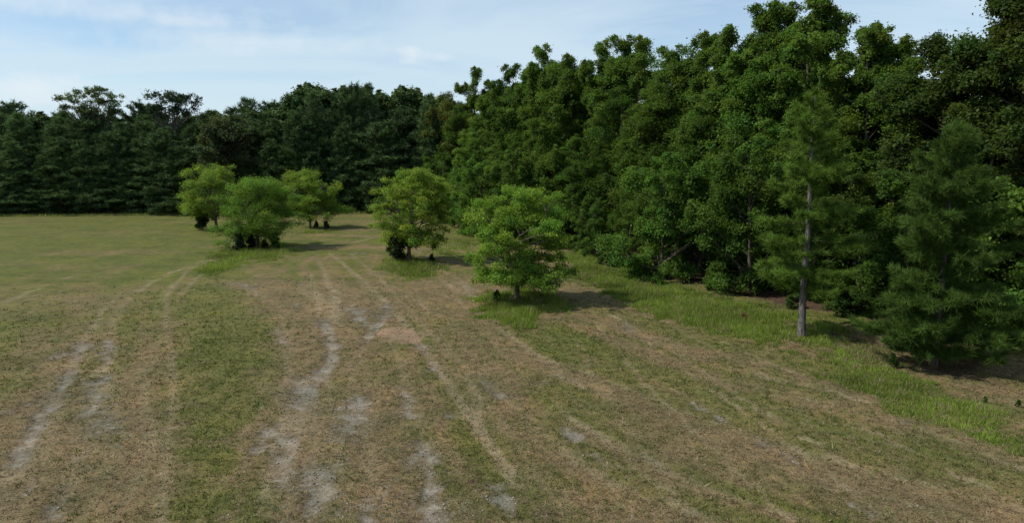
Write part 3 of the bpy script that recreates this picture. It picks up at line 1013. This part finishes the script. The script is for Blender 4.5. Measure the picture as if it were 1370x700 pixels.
def px_tree(name, seed, base_px, rows, nclump, per, leaf, base, trunk_r, clump_px, mat=M_FIELD, bark=M_BARK, fork_v=None, extra=(), deep=.9, yellow=.18, sub=7, squash=.6, lean=None):
    """a field tree whose crown outline (left, right per height) is taken from the photograph; depth as wide as it is broad"""
    rng = np.random.RandomState(seed)
    gx, gy = px_ground(*base_px)
    rows = np.array(rows, float)
    zl = [px_plane(a, v, gy) for v, a, b in rows]
    zr = [px_plane(b, v, gy) for v, a, b in rows]
    Z = np.array([p[1] for p in zl])
    XL, XR = np.array([p[0] for p in zl]) - gx, np.array([p[0] for p in zr]) - gx
    o = np.argsort(Z)
    Z, XL, XR = Z[o], XL[o], XR[o]
    rcm = clump_px * gy / F_PX
    C, r = [], []
    lobes = []
    nlobe = max(14, int(nclump / 3.4))
    wsum = np.interp(np.linspace(Z[0], Z[-1], 60), Z, XR - XL)
    cdf = np.cumsum(wsum) / wsum.sum()
    while len(C) < nclump:
        if len(lobes) >= nlobe:
            lx, ly, lz, lr = lobes[len(C) % nlobe]
            o_ = rng.normal(size=3) * np.array([.85, .85, .5]) * lr
            rc = rcm * (.5 + .5 * rng.rand())
            C.append((lx + o_[0], ly + o_[1], min(lz + o_[2], Z[-1] - rc * .4))); r.append(rc)
            continue
        z = np.interp(rng.rand(), cdf, np.linspace(Z[0], Z[-1], 60))
        xl, xr = np.interp(z, Z, XL), np.interp(z, Z, XR)
        rc = rcm * (.65 + .65 * rng.rand())
        hw = max((xr - xl) / 2 - rc * .45, .05)
        q = math.sqrt(rng.rand())
        topness = (z - Z[0]) / (Z[-1] - Z[0])
        if q < .62 and rng.rand() < .75 and topness < .8:
            continue
        a = rng.rand() * 6.283
        c = ((xl + xr) / 2 + math.cos(a) * q * hw, math.sin(a) * q * hw * deep, min(z, Z[-1] - rc * .5))
        if any((c[0] - l[0]) ** 2 + (c[1] - l[1]) ** 2 + 1.6 * (c[2] - l[2]) ** 2 < (.95 * rcm) ** 2 for l in lobes) and rng.rand() < .9:
            continue
        lobes.append((*c, rcm * (.8 + .5 * rng.rand())))
    for (u, v, dy, rp) in extra:
        x, z = px_plane(u, v, gy + dy)
        C.append((x - gx, dy, z)); r.append(rp * gy / F_PX)
    C, r = np.array(C), np.array(r)
    w = Wood()
    H = Z[-1]
    zf = px_plane(base_px[0], fork_v, gy)[1] if fork_v else H * .28
    topx = (np.interp(H * .8, Z, XL) + np.interp(H * .8, Z, XR)) / 2
    k = np.array([topx * .15, rng.normal() * .1, zf])
    trunk = bez((0, 0, -.25), (rng.normal() * .08, rng.normal() * .08, zf * .5), k, 7)
    w.tube(trunk, np.linspace(trunk_r, trunk_r * .75, 7), 9, .6)
    mains = []
    nm = 6
    for i in range(nm):
        a = i * 6.283 / nm + rng.rand() * .8
        zt = zf + (H - zf) * (.45 + .42 * rng.rand())
        if i == 0:
            e = np.array([topx * .8, 0, H * .93])
        else:
            xl, xr = np.interp(zt, Z, XL), np.interp(zt, Z, XR)
            e = np.array([(xl + xr) / 2 + math.cos(a) * (xr - xl) * .33, math.sin(a) * (xr - xl) * .33 * deep, zt])
        st = np.array([*(k[:2] * .9), zf * (.75 + .25 * rng.rand())])
        c = st + (e - st) * np.array([.55, .55, .3])
        b = bez(st, c, e, 9)
        mains.append(b)
        w.tube(b, np.linspace(trunk_r * (.55 if i == 0 else .4), .02, 9), 6)
    mp_ = np.concatenate(mains)
    for c in C:
        d = np.linalg.norm(mp_ - c, axis=1) + np.maximum(mp_[:, 2] - c[2] + .2, 0) * 1.5
        s = mp_[np.argmin(d)]
        l = np.linalg.norm(c - s)
        cc = (s + c) / 2 + np.array([0, 0, .2 * l])
        w.tube(bez(s, cc, c, 5), np.linspace(.014 + .012 * l, .006, 5), 4)
    tm = w.mesh(name + '_trunk', bark)
    cm = foliage(name + '_crown', C, r, per, leaf, base, mat, rng, yellow=yellow, sub=sub, squash=squash, spread=.33, tone_var=.09, up=.9)
    return tm, cm, (gx, gy, 0)


def plant(name, label, cat, meshes, loc, rz=0., s=1., sz=1., group=None, kinds=('trunk', 'crown')):
    t = thing(name, label, cat, loc, rz, (s, s, s * sz), group)
    for k, me in zip(kinds, meshes):
        obj(k, me, t)
    return t


# ------------------------------------------------------------------ the five field trees
GRN = (.168, .275, .044)
T = px_tree('E', 3, (692, 405), [(252, 684, 716), (264, 662, 730), (282, 640, 752), (296, 632, 775), (312, 626, 772), (326, 624, 764), (340, 632, 764), (356, 640, 764), (372, 640, 760), (384, 650, 745)],
            175, 400, .102, GRN, .17, 13.5, fork_v=372, extra=((658, 376, -.6, 14), (640, 375, 0, 10), (740, 372, .2, 14), (752, 362, -.4, 12), (702, 380, -1, 11), (695, 258, 0, 8), (632, 345, .2, 11)), yellow=.12)
plant('broadleaf_tree', 'spreading low-crowned green tree alone in tall grass, largest of the field trees', 'tree', T[:2], T[2])
T = px_tree('D', 5, (547, 350), [(228, 535, 575), (238, 520, 590), (252, 508, 600), (270, 502, 606), (288, 496, 606), (300, 500, 604), (316, 512, 600), (328, 520, 590)],
            165, 320, .118, (.195, .280, .048), .17, 11.5, fork_v=322, extra=((505, 292, 0, 9), (515, 322, 0, 7), (530, 325, .5, 8), (585, 325, .6, 9)), yellow=.13)
plant('broadleaf_tree', 'yellow-green open-crowned tree with forked limbs and dark evergreen bush at its foot', 'tree', T[:2], T[2])
T = px_tree('B', 8, (344, 332), [(241, 325, 372), (250, 312, 385), (264, 304, 392), (280, 300, 396), (296, 300, 398), (308, 298, 398), (318, 304, 390)],
            150, 320, .118, (.128, .222, .040), .2, 11.5, fork_v=312, extra=((308, 300, 0, 9), (392, 300, 0, 9)), yellow=.12)
plant('broadleaf_tree', 'dense dome-shaped mid green tree with several dark evergreen shrubs round its foot', 'tree', T[:2], T[2])
T = px_tree('A', 9, (289, 308), [(222, 268, 292), (232, 266, 306), (244, 262, 312), (256, 246, 314), (268, 244, 314), (280, 240, 314), (290, 250, 312)],
            116, 240, .145, (.165, .245, .046), .2, 10, fork_v=292, extra=((248, 276, 0, 7), (254, 264, 0, 8), (276, 232, 0, 8)), yellow=.13)
plant('broadleaf_tree', 'yellowish green lopsided tree behind the dome-shaped one, limb reaching out to one side', 'tree', T[:2], T[2])
T = px_tree('C', 10, (415, 305), [(229, 388, 412), (238, 382, 428), (250, 380, 446), (262, 388, 452), (274, 390, 452), (284, 394, 450), (290, 402, 440)],
            108, 240, .145, (.170, .255, .046), .14, 10, fork_v=284, extra=((446, 256, 0, 7), (446, 283, 0, 6), (396, 238, 0, 9)), yellow=.12)
plant('broadleaf_tree', 'small bright green tree on a thin bare trunk beside a low bush', 'tree', T[:2], T[2])


# evergreen shrubs at their feet
def make_shrub(name, seed, base, leaf=.13, n=26, per=110):
    rng = np.random.RandomState(seed)
    w = Wood()
    C, r = [], []
    for i in range(n):
        t = (i + rng.rand()) / n
        a = rng.rand() * 6.283
        rad = .46 * math.sqrt(1 - t * .92) * (.35 + .65 * rng.rand())
        C.append((math.cos(a) * rad, math.sin(a) * rad, .12 + t * (.55 + .33 * rng.rand()))); r.append(.10 + .10 * rng.rand())
        w.tube(bez((0, 0, max(.02, t * .7)), (C[-1][0] * .5, C[-1][1] * .5, .1 + t * .75), C[-1], 4), [.014, .01, .008, .005], 4)
    w.tube(np.array([(0, 0, -.1), (.01, 0, .4), (0, .01, .95)]), [.03, .02, .006], 5)
    return w.mesh(name + '_stem', M_BARK), foliage(name + '_foliage', C, r, per, leaf, base, M_LEAF, rng, squash=1.0, spread=.35, up=.5)


SHR = [make_shrub('evergreen', 21, (.022, .038, .016), .085), make_shrub('evergreen_b', 22, (.026, .042, .018), .085)]
SHL = make_shrub('leafy', 23, (.060, .105, .024), .12, 16, 60)
SHR.append(SHL)
shrubs = [  # px base, height px, variant, label
    ((533, 350), 44, 0, 'dark bushy evergreen leaning against the forked yellow-green field tree'),
    ((320, 337), 26, 1, 'dark evergreen shrub standing apart on the outer side of the dome-shaped tree'),
    ((336, 334), 20, 0, 'small dark evergreen shrub touching the trunk of the dome-shaped tree'),
    ((369, 333), 22, 1, 'dark pointed evergreen shrub under the shaded side of the dome-shaped tree'),
    ((355, 334), 13, 0, 'tiny evergreen seedling between the dome-shaped tree trunk and a pointed shrub'),
    ((271, 308), 26, 1, 'dark evergreen bush beside the thick trunk of the lopsided tree'),
    ((423, 305), 9, 0, 'tiny evergreen seedling beside the thin trunk of the small bright tree'),
    ((437, 308), 13, 1, 'low dark green bush in grass beyond the small bright tree'),
    ((578, 352), 12, 0, 'small seedling in the shade of the forked field tree'),
    ((664, 408), 20, 2, 'slender leafy sapling in tall grass beside the largest field tree'),
    ((1194, 492), 20, 2, 'small leafy green sapling in tall grass beside the low-branched pine'),
    ((1318, 540), 10, 2, 'small green sapling on the brown litter beyond the low-branched pine'),
    ((1362, 545), 11, 2, 'bushy green sapling on the brown litter at the wood margin'),
    ((843, 378), 10, 2, 'small leafy seedling in the grass strip below the woodland edge'),
]
for k, ((u, v), hp, var, lab) in enumerate(shrubs):
    g = px_ground(u, v)
    h = hp * g[1] / F_PX * 1.02
    fat = .8 if k in (0, 5) else .72
    t = thing('leafy_sapling' if var == 2 else 'evergreen_shrub', lab, 'shrub', (g[0], g[1], 0), k * 1.3, (h * fat, h * fat, h), 'small shrubs and saplings in the field')
    obj('stem', SHR[var][0], t); obj('foliage', SHR[var][1], t)

# rust-brown dead seedling in the strip of grass
g = px_ground(996, 430)
rng = np.random.RandomState(31)
w = Wood()
for i in range(5):
    a = rng.rand() * 6.28
    w.tube(bez((0, 0, -.05), (0, 0, .2), (math.cos(a) * .12, math.sin(a) * .12, .34 + .12 * rng.rand()), 4), [.012, .01, .007, .004], 4)
C = np.stack([rng.normal(size=9) * .07, rng.normal(size=9) * .07, .12 + .32 * rng.rand(9)], -1)
t = thing('dead_seedling', 'rust-brown dead seedling in the green grass strip', 'shrub', (g[0], g[1], 0))
obj('stem', w.mesh('dead_seedling_stem', M_BARK), t)
obj('foliage', foliage('dead_seedling_leaves', C, np.full(9, .09), 30, .07, (.15, .055, .03), M_GRASS, rng), t)

# ------------------------------------------------------------------ the two near pines
gx, gy = px_ground(1072, 450)
H = px_plane(1072, 122, gy)[1]
P = make_pine('pine_bare', 41, H, 2.8, px_plane(1072, 385, gy)[1], 6.2, .34, 42, .023, (.078, .130, .022), .165, M_PINE1, step=.50, cone=.66, droop=.05, side=3.0, tip_tone=1.55, gap=.18, tvar=.34, bark=M_PBARK)
t = plant('pine_tree', 'open-crowned pine with bare pale lower trunk at the edge of the wood', 'tree', P, (gx, gy, 0))
gx, gy = px_ground(1250, 489)
H = px_plane(1250, 168, gy)[1]
P = make_pine('pine_low', 42, H, 2.75, .55, 7.0, .33, 42, .022, (.056, .098, .020), .12, M_PINE1, step=.42, cone=.62, droop=.0, side=3.6, tip_tone=1.35, gap=.06, tvar=.28, bark=M_BARK)
t = plant('pine_tree', 'dense dark pine with branches sweeping down to the ground litter', 'tree', P, (gx, gy, 0))

# ------------------------------------------------------------------ broadleaf wood along the right
tall = [make_dome('tall_a', 51, 18, 4.5, .10, 150, 240, .18, (.090, .154, .029), .20, clump=(.75, .6), sprays=60, belly=.34, spread=.43, squash=.9, cone=.25),
        make_dome('tall_b', 52, 18, 4.1, .12, 140, 240, .18, (.098, .160, .030), .18, clump=(.7, .6), sprays=70, belly=.28, spread=.43, squash=.9, cone=.4),
        make_dome('tall_c', 53, 18, 4.8, .08, 150, 245, .185, (.082, .144, .028), .22, clump=(.8, .6), sprays=60, belly=.38, spread=.43, squash=.85, cone=.2)]
peak = [make_dome('peak_a', 64, 18, 4.1, .22, 150, 180, .17, (.094, .156, .030), .16, clump=(.48, .5), sprays=84, belly=.25, spread=.38, squash=.95, cone=.3),
        make_dome('peak_b', 65, 18, 3.7, .25, 145, 170, .17, (.090, .150, .030), .15, clump=(.45, .45), sprays=84, belly=.25, spread=.38, squash=.95, cone=.35)]
bushy = [make_dome('bushy_a', 55, 9, 3.3, .10, 100, 270, .16, (.082, .150, .028), .11, clump=(.6, .5), sprays=36, spread=.36, squash=.8),
         make_dome('bushy_c', 57, 9, 3.7, .06, 110, 270, .16, (.088, .156, .029), .12, clump=(.6, .5), sprays=36, spread=.36, squash=.8)]
dark_tall = [make_dome('dark_a', 151, 18, 4.8, .08, 150, 225, .195, (.054, .084, .021), .22, clump=(.75, .6), sprays=60, belly=.34, spread=.36, squash=.85, cone=.25),
             make_dome('dark_b', 152, 18, 4.4, .10, 140, 225, .195, (.060, .090, .022), .20, clump=(.7, .6), sprays=66, belly=.30, spread=.36, squash=.9, cone=.35)]
olive = make_dome('olive', 58, 16, 4.2, .04, 130, 220, .19, (.100, .122, .034), .18, clump=(.7, .6), sprays=54, spread=.36)

SKYR = np.array([(560, 125), (600, 122), (618, 108), (635, 88), (655, 108), (672, 104), (700, 66), (715, 55), (735, 68), (755, 60), (772, 62), (792, 48), (815, 62), (835, 42), (855, 34), (885, 46), (905, 36), (925, 40), (945, 32),
                 (962, 58), (980, 8), (1000, 12), (1020, -2), (1050, 2), (1075, -6), (1092, 6), (1110, 22), (1135, 14), (1152, 28), (1175, 40), (1195, 62), (1222, 66), (1238, 52), (1258, 8), (1285, -6), (1320, -25), (1370, -30), (1600, -30)], float)

seg = np.linalg.norm(np.diff(EDGE, axis=0), axis=1)
cum = np.concatenate([[0], np.cumsum(seg)])


def along(s, off):
    s = min(max(s, 0), cum[-1] - 1e-6)
    i = int(np.searchsorted(cum, s, side='right') - 1)
    t = (s - cum[i]) / seg[i]
    p = EDGE[i] * (1 - t) + EDGE[i + 1] * t
    d = (EDGE[i + 1] - EDGE[i]) / seg[i]
    nrm = np.array([-d[1], d[0]])            # into the wood
    if nrm[0] < 0:
        nrm = -nrm
    return p + nrm * off


rng = np.random.RandomState(61)
LBL = {
    'bushy': 'bushy young broadleaf at the front of the wood, leaves down to the grass',
    'front': 'bright green broadleaf in the second rank of the wood behind the bushy edge',
    'front_dark': 'dark-leaved broadleaf in the second rank of the wood behind the low-branched pine',
    'tall': 'tall bright green broadleaf rising at the skyline of the wood',
    'tall_dark': 'tall dark-leaved broadleaf at the skyline behind the two near pines',
    'back': 'tall green broadleaf deep in the wood behind the skyline trees',
    'back_dark': 'tall dark-leaved broadleaf deep in the wood behind the skyline trees',
}
wood_trees = []


def put_wood(kind, s, off, hfac, protos, jit=.8):
    p = along(s + rng.normal() * jit, off + rng.normal() * .5)
    u, v0 = to_px(p[0], p[1])
    if u > 1480 or p[1] < 14:
        return
    vt = np.interp(u, SKYR[:, 0], SKYR[:, 1])
    if protos is not peak:      # a broad crown keeps below the lowest skyline it spans
        vt = max(np.interp(u + q, SKYR[:, 0], SKYR[:, 1]) for q in (-28, -14, 0, 14, 28))
    Ht = px_plane(u, vt, p[1])[1]
    h = Ht * hfac if kind != 'bushy' else hfac
    if u > 1130 + 60 * rng.normal() and kind != 'bushy' and (protos is not peak or u > 1200):
        protos = dark_tall  # broadleaf crowns in a darker leaf colour towards the right end
    i = rng.randint(len(protos))
    me = protos[i]
    Hp = {'bushy': 9.0}.get(kind, 18.0)
    sc = h / Hp
    wd = sc * (1 + .12 * rng.normal()) if kind == 'bushy' else .5 * sc + .5 * (.95 + .1 * rng.rand())
    t = thing('broadleaf_tree', LBL[kind + ('_dark' if protos is dark_tall else '')], 'tree', (p[0], p[1], 0), rng.rand() * 6.283, (wd, wd, sc), {'bushy': 'bushy trees along the front of the wood', 'front': 'second rank of trees in the wood', 'tall': 'skyline trees of the wood', 'back': 'trees deep in the wood'}[kind] + (', dark-leaved' if protos is dark_tall else ''))
    obj('trunk', me[0], t); obj('crown', me[1], t)
    wood_trees.append((t, u, kind, s))


s = 1.0
while s < cum[-1] - 8:
    put_wood('bushy', s, 0.9, 4.6 + 5.0 * rng.rand(), bushy)
    s += 3.6 + 2.2 * rng.rand()
s = 0.0
while s < cum[-1] - 8:
    put_wood('front', s, 4.3, .55 + .33 * rng.rand(), tall)
    s += 4.0 + 1.6 * rng.rand()
s = 1.0
while s < cum[-1] - 6:
    put_wood('tall', s, 8.5, .89 + .11 * rng.rand(), tall + peak)
    s += 3.6 + 1.4 * rng.rand()
s = 0.5
while s < cum[-1] - 4:
    put_wood('back', s, 13.0, .84 + .10 * rng.rand(), tall)
    s += 3.2 + 1.2 * rng.rand()
# every tree of the bushy front is told by its count from the bare-trunked pine
ORD = ['first', 'second', 'third', 'fourth', 'fifth', 'sixth', 'seventh', 'eighth', 'ninth', 'tenth', 'eleventh', 'twelfth', 'thirteenth', 'fourteenth',
       'fifteenth', 'sixteenth', 'seventeenth', 'eighteenth', 'nineteenth', 'twentieth', 'twenty-first', 'twenty-second', 'twenty-third', 'twenty-fourth', 'twenty-fifth', 'twenty-sixth', 'twenty-seventh', 'twenty-eighth', 'twenty-ninth', 'thirtieth', 'thirty-first', 'thirty-second']
bs = sorted([q for q in wood_trees if q[2] == 'bushy'], key=lambda q: q[3])
for k, q in enumerate([q for q in bs if q[1] < 1072][::-1]):
    q[0]['label'] = ORD[k] + ' bushy broadleaf along the wood front, counting from the bare-trunked pine towards the dark pines'
for k, q in enumerate([q for q in bs if q[1] >= 1072]):
    q[0]['label'] = ORD[k] + ' bushy broadleaf along the wood front, counting from the bare-trunked pine past the low-branched pine'
# the peaks of the skyline
for u in (635, 672, 702, 716, 757, 792, 835, 856, 905, 926, 945, 982, 1003, 1022, 1050, 1075, 1092, 1135, 1152, 1175, 1262, 1310, 1355):
    # walk along the skyline rank until the column matches
    best = min(np.arange(0, cum[-1], .25), key=lambda q: abs(to_px(*along(q, 7.5))[0] - u))
    put_wood('tall', best, 7.0, .95 + .06 * rng.rand(), peak, .05)
for u, off, hf in ((598, 3.0, 1.0), (612, 5.0, .92)):
    best = min(np.arange(0, cum[-1], .25), key=lambda q: abs(to_px(*along(q, off))[0] - u))
    p = along(best, off)
    Ht = px_plane(u, 126, p[1])[1] * hf
    t = plant('broadleaf_tree', 'olive-toned broadleaf where the wood meets the dark pines', 'tree', olive, (p[0], p[1], 0), u, Ht / 16, group='olive trees at the corner of the wood')

# ------------------------------------------------------------------ dark pines along the far side
PG = (.062, .102, .040)
fp = [make_pine('far_a', 71, 15, 4.3, .5, 2.9, .62, 12, .10, PG, .16, M_PINE, step=.62, cone=.55, side=2.6, bark=M_FBARK, tvar=.3),
      make_pine('far_b', 72, 15, 4.0, .8, 2.9, .60, 12, .10, (.068, .110, .042), .16, M_PINE, step=.6, cone=.65, side=2.6, bark=M_FBARK, tvar=.3),
      make_pine('far_c', 73, 15, 4.7, .4, 2.8, .62, 12, .10, (.056, .092, .037), .17, M_PINE, step=.64, cone=.45, side=2.6, bark=M_FBARK, tvar=.3)]
rp = [make_dome('round_a', 74, 16, 3.9, .22, 75, 260, .38, (.068, .112, .041), .18, mat=M_PINE, bark=M_FBARK, clump=(.85, .7), sprays=10, belly=.5),
      make_dome('round_b', 75, 16, 3.5, .30, 65, 260, .38, (.074, .120, .043), .18, mat=M_PINE, bark=M_FBARK, clump=(.85, .7), sprays=10, belly=.55)]
SKYL = np.array([(-120, 150), (-40, 148), (0, 155), (14, 140), (28, 132), (42, 152), (58, 150), (72, 140), (90, 146), (110, 150), (150, 150), (175, 150), (190, 146), (205, 138), (215, 136), (235, 142), (262, 150), (285, 147), (300, 144),
                 (320, 138), (336, 132), (350, 128), (366, 132), (380, 134), (398, 116), (420, 106), (436, 108), (446, 112), (465, 108), (485, 103), (505, 103), (522, 112), (536, 118), (555, 104), (572, 110), (585, 118), (600, 124), (640, 120)], float)
rng = np.random.RandomState(81)
FL = {'front': 'dark pine in the front row across the field, branched to the ground',
      'mid': 'dark pine standing behind the front row across the field',
      'top': 'dark pine whose pointed top breaks the skyline across the field',
      'round': 'old round-topped pine on the skyline behind the far rows of pines'}
FGn = {'front': 'front row of dark pines', 'mid': 'inner rows of dark pines', 'top': 'skyline row of dark pines', 'round': 'round-topped skyline pines'}


far_front = []


def put_pine(kind, x, y, hf):
    u, _ = to_px(x, y)
    if u < -110 or u > 640:
        return
    Ht = px_plane(u, np.interp(u, SKYL[:, 0], SKYL[:, 1]), y)[1] * hf
    if kind == 'round':
        me, Hp = rp[rng.randint(2)], 16.
    else:
        me, Hp = fp[rng.randint(3)], 15.
    sc = Ht / Hp
    wd = (.5 * sc + .5) * (.85 + .5 * rng.rand())
    t = thing('pine_tree', FL[kind], 'tree', (x, y, 0), rng.rand() * 6.283, (wd, wd, sc), FGn[kind])
    if kind == 'front':
        far_front.append(t)
    obj('trunk', me[0], t); obj('crown', me[1], t)


for kind, off, sp, lo, hi in (('front', 2.4, 3.4, .50, .34), ('mid', 6.0, 3.2, .76, .18), ('top', 10.5, 3.0, .86, .14), ('top', 15.5, 3.0, .90, .10)):
    x = -98.0 - off
    while x < -8:
        y = far_edge(np.array(x)) + off + rng.normal() * 1.1
        u, _ = to_px(x, y)
        k2 = 'round' if (kind == 'top' and (u > 385 or rng.rand() < .45)) else kind
        put_pine(k2, x + rng.normal() * .5, float(y), lo + hi * rng.rand())
        x += sp * (.75 + .5 * rng.rand())


for k, t in enumerate(sorted(far_front, key=lambda q: -q.location.x)):
    t['label'] = ORD[k] + ' dark pine of the front row across the field, counting from the broadleaf wood'


rng = np.random.RandomState(85)
UND = make_shrub('undergrowth', 24, (.050, .082, .030), .17, 14, 50)
k = -92.0
while k < -12:
    y = float(far_edge(np.array(k))) + .2 + rng.rand() * 1.2
    u, _ = to_px(k, y)
    if -60 < u < 520:
        h = .9 + 1.6 * rng.rand()
        t = thing('undergrowth_shrub', 'low leafy shrub at the foot of the far front row of pines', 'shrub', (k, y, 0), rng.rand() * 6, (h * 1.5, h * 1.5, h), 'undergrowth at the foot of the far pines')
        obj('stem', UND[0], t); obj('foliage', UND[1], t)
    k += 1.6 + 2.6 * rng.rand()
k = 12.0
while k < cum[-1] - 14:
    p = along(k, -.9 + 1.1 * rng.rand())
    h = .6 + 1.0 * rng.rand()
    t = thing('undergrowth_shrub', 'low leafy shrub between tall grass and the bushy front of the wood', 'shrub', (p[0], p[1], 0), rng.rand() * 6, (h * 1.5, h * 1.5, h), 'undergrowth along the front of the wood')
    obj('stem', SHL[0], t); obj('foliage', SHL[1], t)
    k += 2.6 + 5.0 * rng.rand()


def at_px(u, v, Y):
    x, z = px_plane(u, v, Y)
    return float(x), float(z)


# trees with a look of their own on that side
Y = 112.0
rows = [(116, 100, 140), (122, 88, 150), (130, 84, 160), (138, 100, 164), (146, 118, 158)]
rng2 = np.random.RandomState(91)


def open_tree(name, label, u0, rows_px, Y, n, per, leaf, base, rc, seed, squash=.35, bark=M_BARK, mat=M_LEAF):
    rg = np.random.RandomState(seed)
    x0 = at_px(u0, 285, Y)[0]
    w = Wood()
    C, r = [], []
    top = at_px(u0, rows_px[0][0], Y)[1]
    zf = top * .74
    tr = bez((0, 0, -.3), (.2, .1, zf * .5), (0, 0, zf), 8)
    w.tube(tr, np.linspace(.24, .15, 8), 7, .4)
    for i in range(n):
        v = rows_px[0][0] + rg.rand() * (rows_px[-1][0] - rows_px[0][0])
        a = np.interp(v, [q[0] for q in rows_px], [q[1] for q in rows_px])
        b = np.interp(v, [q[0] for q in rows_px], [q[2] for q in rows_px])
        u = a + (b - a) * rg.rand()
        x, z = at_px(u, v, Y)
        hw = abs(at_px(b, v, Y)[0] - at_px(a, v, Y)[0]) / 2
        c = np.array([x - x0, rg.uniform(-.7, .7) * hw, z - .2])
        C.append(c); r.append(rc * (.6 + .7 * rg.rand()))
        s = np.array([0, 0, zf * (.8 + .2 * rg.rand())])
        w.tube(bez(s, s + (c - s) * np.array([.6, .6, .25]), c, 7), np.linspace(.09, .012, 7), 4)
    plant('broadleaf_tree', label, 'tree', (w.mesh(name + '_trunk', bark), foliage(name + '_crown', C, r, per, leaf, base, mat, rg, squash=squash)), (x0, Y, 0))


open_tree('feathery', 'feathery flat-topped pale green tree above the far dark pines', 122, [(117, 108, 138), (123, 92, 150), (130, 86, 160), (140, 94, 168), (152, 104, 160)], 113.0, 70, 95, .26, (.085, .125, .05), .75, 92, .5)
open_tree('gappy', 'dark tree with ragged gappy top above the far dark pines', 236, [(124, 212, 252), (132, 204, 262), (142, 202, 258), (156, 205, 245)], 114.0, 36, 110, .32, (.036, .060, .030), 1.0, 93, .6, M_PBARK, M_PINE)
open_tree('greyish', 'round grey-green broadleaf standing among the dark pines across the field', 306, [(160, 290, 322), (170, 276, 336), (185, 270, 342), (205, 272, 340), (225, 284, 330)], 104.0, 60, 200, .34, (.048, .068, .034), 1.2, 94, .7)

# bare dead snag in front of the greyish tree
Y = 104.5
x0 = at_px(302, 285, Y)[0]
w = Wood()
w.tube(bez((0, 0, -.3), (.3, 0, 4), (.2, 0, at_px(302, 212, Y)[1]), 9), np.linspace(.10, .04, 9), 6)
rg = np.random.RandomState(95)
for (u, v) in ((318, 209), (293, 212), (310, 204), (322, 214), (288, 206), (300, 202), (314, 218)):
    x, z = at_px(u, v, Y)
    s = np.array([.2, 0, z - .25])
    e = np.array([x - x0, rg.normal() * .6, z])
    b = bez(s, s + (e - s) * np.array([.5, .5, .9]), e, 6)
    w.tube(b, np.linspace(.06, .02, 6), 4)
t = thing('dead_tree', 'bare grey dead snag with crooked limbs in front of the far pines', 'tree', (x0, Y, 0))
obj('trunk', w.mesh('dead_tree_trunk', M_DEAD), t)
